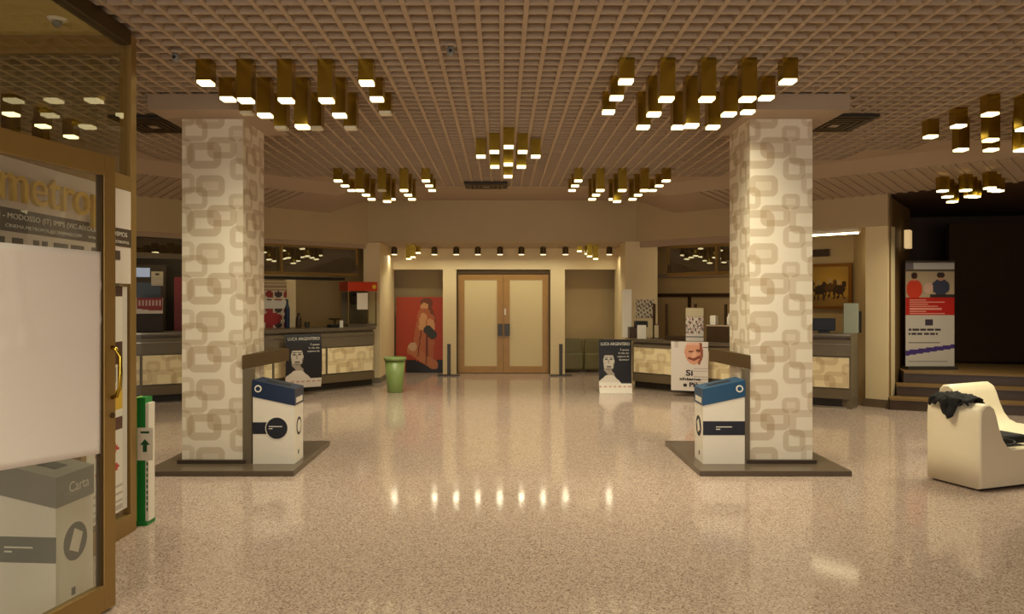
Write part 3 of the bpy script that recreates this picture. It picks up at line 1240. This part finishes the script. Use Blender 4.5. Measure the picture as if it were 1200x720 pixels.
o = tag(painted('menu_board', .62, .82, 24, 34, menu, None, .02), 'red and white menu board on the back bar right of the left column', 'menu')
o.location = (-4.07, 13.4, 1.085)
o.rotation_euler = (0, 0, math.radians(25))
simple('room_divider', 'upright pale divider behind the menu board', 'divider', MB().box(-.09, .09, 0, .03, 0, .86), 'cream_paint', (-3.78, 13.75, 1.085), math.radians(20))
simple('blue_bottle', 'dark blue bottle standing on the bar counter by the pale panel', 'bottle', MB().lathe([(.04, 0), (.043, .02), (.043, .34), (.018, .42), (.018, .50)], 14), 'navy', (-3.72, 13.32, 1.085))
simple('dark_flask', 'short dark flask beside the blue bottle on the bar counter', 'bottle', MB().lathe([(.05, 0), (.055, .03), (.05, .16), (.02, .22), (.024, .26)], 14), 'dark_wood', (-3.55, 13.42, 1.085))
simple('cup_stack', 'small dark cup at the right of the flask on the bar counter', 'cup', MB().lathe([(.04, 0), (.05, .1), (.045, .1), (.038, .02)], 14), 'dark_grey', (-3.42, 13.50, 1.085))
t = thing('bar_scale', 'dark counter device with a white label beside the popcorn machine', 'device', (-2.98, 13.72, 1.085), math.radians(40))
MB().box(-.12, .12, -.08, .08, 0, .05).build('base', 'black', t, bevel=.01)
MB().lathe([(.015, .05), (.015, .12), (.11, .14), (.12, .16), (.1, .15)], 18).build('dish', 'bronze_dark', t)
MB().box(.05, .12, -.084, -.08, .0, .12).build('label', 'white_card', t)
# left end of the bar
t = thing('drinks_cooler', 'tall dark drinks cooler with a blue lit head behind the bar', 'cooler', (-5.90, 12.55, 0), math.radians(22))
MB().box(-.38, .38, -.05, .35, 0, 2.15).build('body', 'bar_dark', t)
MB().box(-.22, .14, -.06, -.05, 1.95, 2.10).build('lit_head', 'screen_glow', t)
MB().box(-.30, .30, -.06, -.05, 1.05, 1.86).build('glass_front', 'cooler_blue', t)


def calendar(u, v):
    if v > .6:
        return (90, 80, 60) if ell(u, v, .5, .8, .2, .08) else (222, 212, 180)
    return (170, 160, 140) if (int(u * 14) % 2 and int(v * 16) % 2) else (226, 218, 196)


o = tag(painted('wall_calendar', .17, .22, 14, 18, calendar, None, .004), 'white wall calendar hanging behind the bar counter', 'calendar')
o.location = (-5.36, 11.95, 1.80)
o.rotation_euler = (0, 0, math.radians(25))


def carton(u, v):
    if v < .22 + .18 * (1 - u) * 0 or v < .35 - .25 * u:
        return (226, 216, 204)
    if u < .13:
        return (228, 214, 200)
    if .48 < v < .86 and int(u * 17) % 2:
        return (216, 196, 186)
    return (150, 30, 34)


t = thing('display_box', 'red and white printed box on the left end of the bar', 'box', (-5.40, 11.74, 1.37), math.radians(22))
painted('front', .40, .24, 34, 20, carton, t, .003).location = (0, -.121, 0)
MB().box(-.20, .20, -.118, .12, 0, .24).build('box', 'white_card', t)
simple('glass_rack', 'dark glass rack under the red printed box on the bar', 'rack', MB().box(-.21, .21, -.12, .14, 0, .285), 'vent_dark', (-5.40, 11.74, 1.085), math.radians(22), bevel=.01)
simple('red_cabinet', 'narrow dark red cabinet behind the bar beside the calendar', 'cabinet', MB().box(-.22, .22, -.1, .2, 0, 1.95), 'red', (-5.2, 12.75, 0), math.radians(22))
simple('dark_partition', 'dark brown partition behind the left end of the bar', 'partition', MB().box(-1.5, 1.25, 0, .06, 0, 2.7), 'bar_dark', (-6.0, 13.02, 0), math.radians(24))

# ================================================================= STAIR HALL
t = thing('staircase', 'dark brown steps rising into the unlit hall on the right', 'stairs', (5.56, 11.04, 0), math.radians(-21))
for k in range(3):
    MB().box(.02 + .12 * k, 3.7, .30 * k, .30 * k + .30 if k < 2 else 2.6, .0, .17 * (k + 1) - .03).build('step', 'dark_wood', t)
    MB().box(.02 + .12 * k, 3.7, .30 * k - .02, .30 * k + .30 if k < 2 else 2.6, .17 * (k + 1) - .03, .17 * (k + 1)).build('tread', 'brown_wall', t)


def banner(u, v):
    if v > .93:
        return (200, 196, 190) if u > .15 else (120, 112, 118)
    if v > .905:
        return (96, 84, 70)
    if v > .66:
        c = (178, 158, 130)
        if ell(u, v, .18, .87, .07, .035):
            c = (58, 34, 24)
        elif ell(u, v, .18, .845, .05, .03):
            c = (196, 140, 108)
        elif ell(u, v, .18, .74, .17, .09):
            c = (206, 62, 34)
        if ell(u, v, .72, .875, .075, .03):
            c = (60, 48, 40)
        elif ell(u, v, .72, .85, .055, .03):
            c = (190, 140, 110)
        elif ell(u, v, .72, .76, .19, .075):
            c = (60, 62, 82)
        if ell(u, v, .47, .75, .10, .05):
            c = (206, 168, 150)
        if v < .69 and u > .5:
            c = (52, 44, 44)
        return c
    if v > .49:
        if .07 < u < (.66, .46, .80, .42, .74)[int(v * 45) % 5] and int(v * 90) % 2:
            return (222, 148, 130)
        return (184, 36, 26)
    c = (198, 188, 176)
    if .40 < u < .56 and .385 < v < .455:
        return (66, 56, 68)
    if .06 < u < .72 and .335 < v < .36 and int(u * 40) % 6 != 5 or .06 < u < .66 and .295 < v < .318 and int(u * 40) % 5 != 4:
        return (52, 46, 50)
    if .06 < u < .70 and .22 < v < .27 and int(v * 110) % 3 == 0:
        return (120, 112, 108)
    if .10 + .07 * u < v < .15 + .06 * u:
        return (72, 52, 118)
    if .06 < u < .86 and .042 < v < .05:
        return (150, 142, 138)
    return c


t = thing('rollup_banner', 'roll-up banner with two people and a red block at the stairs', 'banner', (6.58, 11.80, .51), math.radians(0))
painted('sheet', .75, 1.60, 50, 100, banner, t, .006).location = (0, 0, .05)
MB().box(-.38, .38, -.08, .10, 0, .05).build('base', 'dark_grey', t)
MB().box(-.38, .38, -.012, .012, 1.64, 1.67).build('top_rail', 'steel', t)
MB().box(-.01, .01, .03, .05, .05, 1.65).build('pole', 'dark_grey', t)
t = thing('wall_sconce', 'small yellow wall sconce on the brown wall by the stairs', 'sconce', (6.36, 12.18, 2.36), math.radians(55))
MB().box(-.04, .04, -.03, 0, -.02, .32).build('back_plate', 'bronze_dark', t)
MB().box(-.10, .10, -.12, -.03, .03, .32).build('shade', 'sconce_glow', t, bevel=.01)


# ================================================================= CHAIRS
def lounge_chair(label, loc, rz, wd=.26):
    t = thing('lounge_chair', label, 'chair', loc, rz, 'white moulded lounge chairs')
    prof = [(0, .02), (.0, .30), (.0, .60), (.012, .675), (.05, .715), (.10, .722), (.145, .695), (.175, .63), (.21, .52), (.255, .42),
            (.31, .355), (.38, .325), (.60, .322), (.76, .325), (.80, .29), (.81, .20), (.81, .02)]
    b = MB()
    n = len(prof)
    rings = []
    for y, k in ((-wd, .022), (-wd + .008, .008), (-wd + .022, 0), (0, 0), (wd - .022, 0), (wd - .008, .008), (wd, .022)):
        rings.append([(x + k * (.4 - x) / .4 * .9, y, z + k * (.30 - z) / .30 * .55) for x, z in prof])
    base = len(b.v)
    for rg in rings:
        b.v += rg
    for j in range(len(rings) - 1):
        for i in range(n):
            a, c = i, (i + 1) % n
            b.f.append((j * n + a, (j + 1) * n + a, (j + 1) * n + c, j * n + c))
    b.f.append(tuple(range(n)))
    b.f.append(tuple(reversed([(len(rings) - 1) * n + i for i in range(n)])))
    o = b.build('shell', 'white_leather', t)
    for p in o.data.polygons:
        p.use_smooth = len(p.vertices) == 4
    MB().box(.04, .77, .04 - wd, wd - .04, 0, .02).build('foot', 'kick', t)
    return t


fc = lounge_chair('white lounge chair with black jacket over its back, nearest the camera', (3.855, 6.575, 0), math.radians(20))
rc = lounge_chair('empty white lounge chair behind the one with the black jacket', (4.80, 8.07, 0), math.radians(-63), .35)

# jacket over the chair back
M = Matrix.Translation((3.855, 6.575, 0)) @ Matrix.Rotation(math.radians(20), 4, 'Z')
path = [(-.020, .50), (-.018, .58), (-.012, .66), (.0, .715), (.045, .742), (.10, .750), (.155, .722), (.190, .65), (.205, .58)]
nu, nv = 26, 24
v, f = [], []
rnd = random.Random(3)
for i in range(nu + 1):
    u = i / nu
    y = -.16 + .37 * u
    lo = .15 + .55 * abs(u - .5) ** 1.3 + .08 * math.sin(u * 11) + .03 * math.sin(u * 29)     # lower hem on the outside
    for j in range(nv + 1):
        tt = max(0, lo * .9) + (1 - max(0, lo * .9) - .12 * abs(math.sin(u * 7))) * j / nv
        s = tt * (len(path) - 1)
        k = min(int(s), len(path) - 2)
        fr = s - k
        x = path[k][0] * (1 - fr) + path[k + 1][0] * fr
        z = path[k][1] * (1 - fr) + path[k + 1][1] * fr
        w_ = .012 * math.sin(u * 18 + j * .7) + .010 * math.sin(u * 37 - j * .4)
        mid = math.sin(math.pi * u) ** .5
        x += -(.012 + w_) if tt < .45 else (.012 + w_) * .6
        z += (.016 + abs(w_)) * mid
        v.append(tuple(M @ Vector((x, y + .012 * math.sin(j * .9), z))))
for i in range(nu):
    for j in range(nv):
        a = i * (nv + 1) + j
        f.append((a, a + 1, a + nv + 2, a + nv + 1))
me = bpy.data.meshes.new('jacket')
me.from_pydata(v, [], f)
me.materials.append(MATS['black_cloth'])
for p in me.polygons:
    p.use_smooth = True
o = bpy.data.objects.new('jacket', me)
C.objects.link(o)
md = o.modifiers.new('thick', 'SOLIDIFY')
md.thickness = .014
md.offset = 1
tag(o, 'black jacket draped over the back of the nearest white chair', 'jacket')

# black bag on the seat
t = thing('handbag', 'flat black bag with a handle lying on the nearest white chair', 'bag', tuple(M @ Vector((.52, .02, .34))), math.radians(20))
MB().box(-.2, .2, -.16, .2, 0, .075).build('body', 'black_cloth', t, bevel=.025, segs=3)
pts = [(-.02 + .10 * math.cos(a), -.20 + .035 * math.sin(a) * 1 - .02 * math.cos(a), .035 + .02 * math.sin(a)) for a in [2 * math.pi * k / 20 for k in range(20)]]
MB().tube([(x - .12, y, z) for x, y, z in pts], .011, 8, True).build('handle', 'black', t, smooth=True)

# ================================================================= ENTRANCE, LEFT
# open glazed door leaf
F = Vector((-2.02, 3.98))
dv = Vector((-.185, -.983)).normalized()
lw = 1.0
d = structure('door_2')
d.location = (F.x, F.y, 0)
d.rotation_euler = (0, 0, math.atan2(-dv.y, -dv.x))          # local +x runs towards the free stile
MB().box(-.085, 0, -.022, .022, .012, 2.33).build('stile', 'bronze', d, bevel=.003)
MB().box(-lw, -lw + .085, -.022, .022, .012, 2.33).build('stile', 'bronze', d, bevel=.003)
MB().box(-lw + .085, -.085, -.022, .022, 2.225, 2.33).build('rail', 'bronze', d, bevel=.003)
MB().box(-lw + .085, -.085, -.022, .022, .012, .145).build('rail', 'bronze', d, bevel=.003)
MB().box(-lw + .085, -.085, -.004, .004, .145, 2.225).build('pane', 'door_glass', d)
MB().box(-.097, -.085, -.018, .018, .145, 2.225).build('glazing_bead', 'bronze_dark', d)
h = MB().tube([(-.03, -.022, 1.09), (-.03, -.05, 1.10), (-.03, -.068, 1.14), (-.03, -.072, 1.22), (-.03, -.068, 1.30), (-.03, -.05, 1.34), (-.03, -.022, 1.35)], .011, 10).build('handle', 'brass', d, smooth=True)
MB().lathe([(.014, -.03), (.014, -.022)], 14, (-.03, 0, 1.0), 'y').build('lock', 'bronze_dark', d)
# white paper taped to the leaf
v, f = [], []
nx, nz = 30, 30
for j in range(nz + 1):
    for i in range(nx + 1):
        u, t_ = i / nx, j / nz
        x = -.96 + .875 * u
        z = (.885 - .07 * u) * (1 - t_) + (1.842 - .006 * u) * t_
        fold = .004 * math.exp(-((t_ - .72 + .05 * u) / .012) ** 2) + .004 * math.exp(-((t_ - .86 + .03 * u) / .015) ** 2)
        y = -.010 - fold - .0025 * math.sin(u * 3.1 + t_ * 2) ** 2 - .004 * max(0, 1 - abs(t_ - .45 - .25 * u) / .02) * (u < .6) - .004 * max(0, 1 - abs(u - .55 + .2 * t_) / .02) * (t_ > .5)
        v.append((x, y, z))
for j in range(nz):
    for i in range(nx):
        a = j * (nx + 1) + i
        f.append((a, a + 1, a + nx + 2, a + nx + 1))
me = bpy.data.meshes.new('paper_sheet')
me.from_pydata(v, [], f)
me.materials.append(MATS['paper'])
for p in me.polygons:
    p.use_smooth = True
o = bpy.data.objects.new('paper_sheet', me)
C.objects.link(o)
o.location = d.location
o.rotation_euler = d.rotation_euler
md = o.modifiers.new('thick', 'SOLIDIFY')
md.thickness = .001
tag(o, 'large creased white paper taped over the entrance door glass', 'paper')

# vestibule glazing: side plane x = XS, cross plane y = 5.3
XS = -2.56
wn = structure('window_4')
MB().box(XS - .05, XS + .03, 5.24, 5.32, 0, 3.40).build('post', 'bronze', wn, bevel=.004)
MB().box(XS - .05, XS + .03, 2.9, 5.24, 3.33, 3.43).build('top_rail', 'bronze_dark', wn)
MB().box(XS - .03, XS + .025, 2.9, 5.24, 2.33, 2.43).build('transom', 'bronze', wn)
MB().box(XS - .004, XS + .004, 2.9, 5.24, 2.43, 3.33).build('pane', 'clear_glass', wn)
MB().box(XS - .03, XS + .03, 4.62, 4.68, 0.0, 2.33).build('post', 'bronze', wn, bevel=.004)
MB().box(XS - .03, XS + .03, 4.68, 5.24, 0.0, .13).build('bottom_rail', 'bronze', wn)
MB().box(XS - .004, XS + .004, 4.68, 5.24, .13, 2.33).build('pane', 'clear_glass', wn)
MB().box(XS - .05, XS + .03, 2.82, 2.9, 0, 3.43).build('post', 'bronze', wn)
wn = structure('window_5')
MB().box(-5.0, XS - .05, 5.25, 5.31, 3.28, 3.40).build('top_rail', 'bronze', wn)
MB().box(-5.0, XS - .05, 5.25, 5.31, 2.33, 2.43).build('transom', 'bronze', wn)
MB().box(-5.0, XS - .05, 5.276, 5.284, 2.43, 3.28).build('pane', 'clear_glass', wn)
MB().box(-5.0, XS - .05, 5.276, 5.284, .13, 2.33).build('pane', 'clear_glass', wn)
MB().box(-5.0, XS - .05, 5.25, 5.31, 0, .13).build('bottom_rail', 'bronze', wn)
struct('trim_21', MB().box(-6, XS - .05, -1, 5.31, 3.40, 3.425), 'olive_ceiling')
# smoke detector on the vestibule ceiling
t = thing('smoke_detector', 'white smoke detector on the vestibule ceiling', 'detector', (-2.86, 4.94, 3.40))
MB().lathe([(.045, -.015), (.06, 0)], 20).build('base', 'white_card', t)
MB().lathe([(.015, -.055), (.028, -.04), (.03, -.015)], 16).build('sensor', 'grey_lid', t)
# cinema sign behind the door
t = thing('sign_board', 'white cinema sign with raised gold letters behind the entrance door', 'sign', (XS + .03, 2.95, 0), math.radians(90))
# local x runs away from the camera, local -y faces the lobby
MB().box(0, 2.28, -.004, .02, 1.70, 2.325).build('board', 'sign_white', t)
MB().box(0, 2.28, -.007, -.004, 1.945, 2.065).build('text_band', 'sign_brown', t)
text('lettering', 'metrop', .30, 'gold_letter', t, (.84, -.035, 2.098), r90, .012, width=1.0)
text('lettering', 'ATTIVA CONVENZIONI - MODOSSO (IT) IMPS (VIC AIXOUR) - 24 COSMOS', .055, 'white_ink', t, (.30, -.008, 2.012), r90, .0006, width=1.92, height=.038)
text('lettering', 'CINEMA.METROPOL@CINEMAS.COM      WWW.CINEMAMETROPOL', .04, 'white_ink', t, (.95, -.008, 1.966), r90, .0006, width=1.30, height=.024)
rnd = random.Random(5)
x = .5
while x < 2.15:
    wdt = rnd.choice((.05, .09, .11, .14))
    MB().box(x, x + wdt, -.007, -.004, 1.855, 1.915).build('text_block', 'sign_brown', t)
    x += wdt + rnd.choice((.03, .06, .09))


# posters in the side light
def bill(u, v):
    v *= .73
    c = (232, 226, 214)
    if u > .88 or u < .06:
        return (216, 210, 200)
    if .33 < v < .40:
        return (224, 182, 56)
    if .27 < v < .31:
        return (90, 52, 38)
    if ell(u, v, .5, .21, .28, .018) or ell(u, v, .5, .15, .28, .018):
        return (196, 62, 52)
    if .70 < v < .75 or .48 < v < .55:
        return (72, 44, 34)
    if (.62 < v < .64 or .58 < v < .6) and u < .6:
        return (60, 50, 44)
    if .42 < v < .47 and int(u * 30) % 3:
        return (92, 84, 78)
    if v < .1 and int(v * 90) % 2:
        return (190, 180, 170)
    return c


o = tag(painted('listing_poster', .52, 1.50, 24, 90, bill, None, .004), 'tall white listing poster with red and yellow marks in the side light', 'poster')
o.location = (XS + .014, 4.96, .18)
o.rotation_euler = (0, 0, math.radians(90))
# green stand behind the corner post
t = thing('arrow_stand', 'green upright stand with white arrow sign behind the corner post', 'stand', (-2.54, 5.46, 0))
MB().box(-.03, .028, -.05, .06, .03, .90).build('board', 'green_board', t)
MB().box(-.052, -.03, -.045, .05, .03, .90).build('edge', 'lime_board', t)
MB().box(.028, .05, -.045, .05, .03, .86).build('edge', 'white_card', t)
MB().box(-.045, .045, -.06, .07, 0, .03).build('foot', 'green_board', t)
for q in range(9):
    MB().box(.036, .044, -.0475, -.045, .10 + q * .04, .125 + q * .04).build('lettering', 'green_ink', t)
sg = MB().box(-.025, .085, -.058, -.052, .46, .69).build('arrow_sign', 'white_card', t)
MB().hexa([(.03 + a, -.0605, .52 + b_) for a, b_ in ((-.014, 0), (.014, 0), (.014, .05), (.034, .05), (0, .09), (-.034, .05), (-.014, .05))],
          [(.03 + a, -.058, .52 + b_) for a, b_ in ((-.014, 0), (.014, 0), (.014, .05), (.034, .05), (0, .09), (-.034, .05), (-.014, .05))]).build('arrow', 'green_ink', sg)
MB().box(.0, .06, -.06, -.058, .65, .665).build('lettering', 'green_ink', sg)


# ================================================================= CEILING FITTINGS
def vent(label, loc, wx, wy):
    t = thing('ceiling_vent', label, 'vent', loc, 0, 'square ceiling vents')
    MB().box(-wx, wx, -wy, wy, 0, .03).build('frame', 'vent_dark', t)
    for k in range(1, 5):
        q = k / 5
        MB().box(-wx * q, wx * q, -wy * q, -wy * q + .035, -.014, 0).box(-wx * q, wx * q, wy * q - .035, wy * q, -.014, 0) \
            .box(-wx * q, -wx * q + .035, -wy * q + .035, wy * q - .035, -.014, 0).box(wx * q - .035, wx * q, -wy * q + .035, wy * q - .035, -.014, 0).build('slat', 'bronze_dark', t)
    MB().box(-wx * .14, wx * .14, -wy * .14, wy * .14, -.016, 0).build('core', 'soffit_paint', t)
    return t


vent('dark square ceiling vent behind the left column cap', (-3.62, 8.0, CEIL - .03), .30, .36)
vent('dark square ceiling vent right of the right column cap', (3.44, 7.95, CEIL - .03), .30, .36)
vent('dark square ceiling vent at the far end of the ribbed ceiling', (-.25, 12.3, CEIL - .03), .34, .30)
for lb, p in (('small white camera on the ribbed ceiling above the left column', (-2.42, 5.70, CEIL)), ('small sensor on the ribbed ceiling left of centre', (-.37, 5.55, CEIL))):
    t = thing('ceiling_camera', lb, 'camera', p, 0)
    MB().lathe([(.035, -.01), (.045, 0)], 16).build('base', 'soffit_paint', t)
    MB().lathe([(.012, -.075), (.026, -.065), (.03, -.03), (.02, -.01)], 14).build('head', 'grey_lid', t, smooth=True)
    MB().lathe([(.012, -.032), (.012, -.024)], 12, (0, 0, -.045), 'y').build('lens', 'black', t)


def bulb(parent, z, watts, size=.09, spread=134):
    li = bpy.data.lights.new('bulb', 'AREA')
    li.energy = watts
    li.color = LAMP_COL
    li.shape = 'SQUARE'
    li.size = size
    li.spread = math.radians(spread)
    o = bpy.data.objects.new('bulb', li)
    C.objects.link(o)
    o.parent = parent
    o.location = (0, 0, z)


# brass tube lamps: built once per length, then copied
HW = .057
proto = {}


def tube_lamp(loc, length, lit, label, group, hw=HW):
    key = (round(length, 3), lit, hw)
    if key not in proto:
        r = thing('tube_lamp', label, 'lamp', loc, 0, group)
        t = .006
        b = MB()
        b.box(-hw, hw, -hw, -hw + t, -length, 0).box(-hw, hw, hw - t, hw, -length, 0)
        b.box(-hw, -hw + t, -hw + t, hw - t, -length, 0).box(hw - t, hw, -hw + t, hw - t, -length, 0)
        b.build('tube', 'brass', r)
        MB().box(-hw + t, hw - t, -hw + t, hw - t, -length - .022, -length + .012).build('diffuser', 'lamp_glow' if lit else 'lamp_off', r)
        if lit:
            bulb(r, -length - .025, LAMP_W * (1 if hw == HW else .4), hw * 1.7)
        proto[key] = r
        return r
    c = copy_tree(proto[key])
    c.location = loc
    tag(c, label, 'lamp', group)
    return c


COLS = ['outer left', 'inner left', 'centre', 'inner right', 'outer right']
ROWS = ['front row', 'middle row', 'back row']


def grid_cluster(x0, y0, where, off=(), xsign=1, zc=CEIL):
    for i in range(5):
        for j in range(3):
            ln = .16 if i in (0, 4) else (.39 if (i == 2 and j == 1) else .295)
            lit = (i, j) not in off
            lb = '%s brass tube lamp, %s, %s, cluster %s' % ('lit' if lit else 'unlit', COLS[i], ROWS[j], where)
            tube_lamp((x0 + .31 * i, y0 + .48 * j, zc), ln, lit, lb, 'tube lamps %s' % where)


grid_cluster(-2.28, 5.92, 'by the left column', off=((0, 2), (1, 2), (2, 2), (3, 2), (4, 2)))
grid_cluster(.95, 5.88, 'by the right column')
grid_cluster(-2.31, 10.84, 'far left of the ceiling', off=((2, 0),))
grid_cluster(1.08, 10.84, 'far right of the ceiling')
grid_cluster(4.40, 6.92, 'at the right edge')
grid_cluster(-5.66, 6.92, 'behind the entrance glass', )
# clusters over the part of the lobby behind the camera
grid_cluster(-2.28, .9, 'over lobby left behind the camera')
grid_cluster(.95, .9, 'over lobby right behind the camera')
grid_cluster(-.62, -2.5, 'over the entrance behind the camera')


def diamond(cx, cy, zc, where, ux, uy, lens, hw=HW):
    pos = [(0, -2, 'front'), (-1, -1, 'front left'), (1, -1, 'front right'), (-2, 0, 'left'), (0, 0, 'middle'), (2, 0, 'right'), (-1, 1, 'back left'), (1, 1, 'back right'), (0, 2, 'back')]
    for (a, b_, wd) in pos:
        tube_lamp((cx + a * ux, cy + b_ * uy, zc), lens[b_ + 2] if not (a == 0 and b_ == 0) else lens[5], True,
                  'lit brass tube lamp, %s of diamond %s' % (wd, where), 'diamond tube lamps %s' % where, hw)


diamond(.075, 8.82, CEIL, 'over the middle of the hall', .157, .28, [.19, .19, .19, .26, .33, .28])
diamond(6.10, 10.0, 3.18, 'beside the dark stairs', .18, .20, [.19, .19, .17, .22, .26, .24])
for (px, Yd, zb, sd) in ((479, 15.35, 303, 'lower'), (484, 15.0, 301, 'middle'), (490, 15.6, 296, 'short'),
                         (679, 15.6, 294, 'short'), (688, 15.35, 297, 'middle'), (691, 15.0, 300, 'nearer'), (698, 15.2, 303, 'lower')):
    zz = 1.6 + (350 - zb) * Yd / 900
    tube_lamp(((px - 588) * Yd / 900, Yd, 2.66), 2.66 - zz, True, 'small %s brass tube lamp at the %s end of the door recess' % (sd, 'left' if px < 588 else 'right'),
              'lamp', .05)
# row of small downlights over the door
first = None
xs = [462, 509, 534.7, 560, 586, 611, 636.5, 662.7, 714]
ordn = ['first', 'second', 'third', 'fourth', 'fifth', 'sixth', 'seventh', 'eighth', 'ninth']
for k, px in enumerate(xs):
    loc = ((px - 588) * 15.75 / 900, 15.75, 2.66)
    lb = 'small round downlight above the double door, %s from the left' % ordn[k]
    if first is None:
        first = thing('downlight', lb, 'lamp', loc, 0, 'downlights above the double door')
        MB().lathe([(.062, -.155), (.062, -.02), (.03, 0)], 18).build('can', 'bronze_dark', first)
        MB().lathe([(.055, -.165), (.055, -.15)], 18).build('diffuser', 'lamp_glow', first)
        bulb(first, -.17, LAMP_W * .6, .08, 172)
    else:
        c = copy_tree(first)
        c.location = loc
        tag(c, lb, 'lamp', 'downlights above the double door')
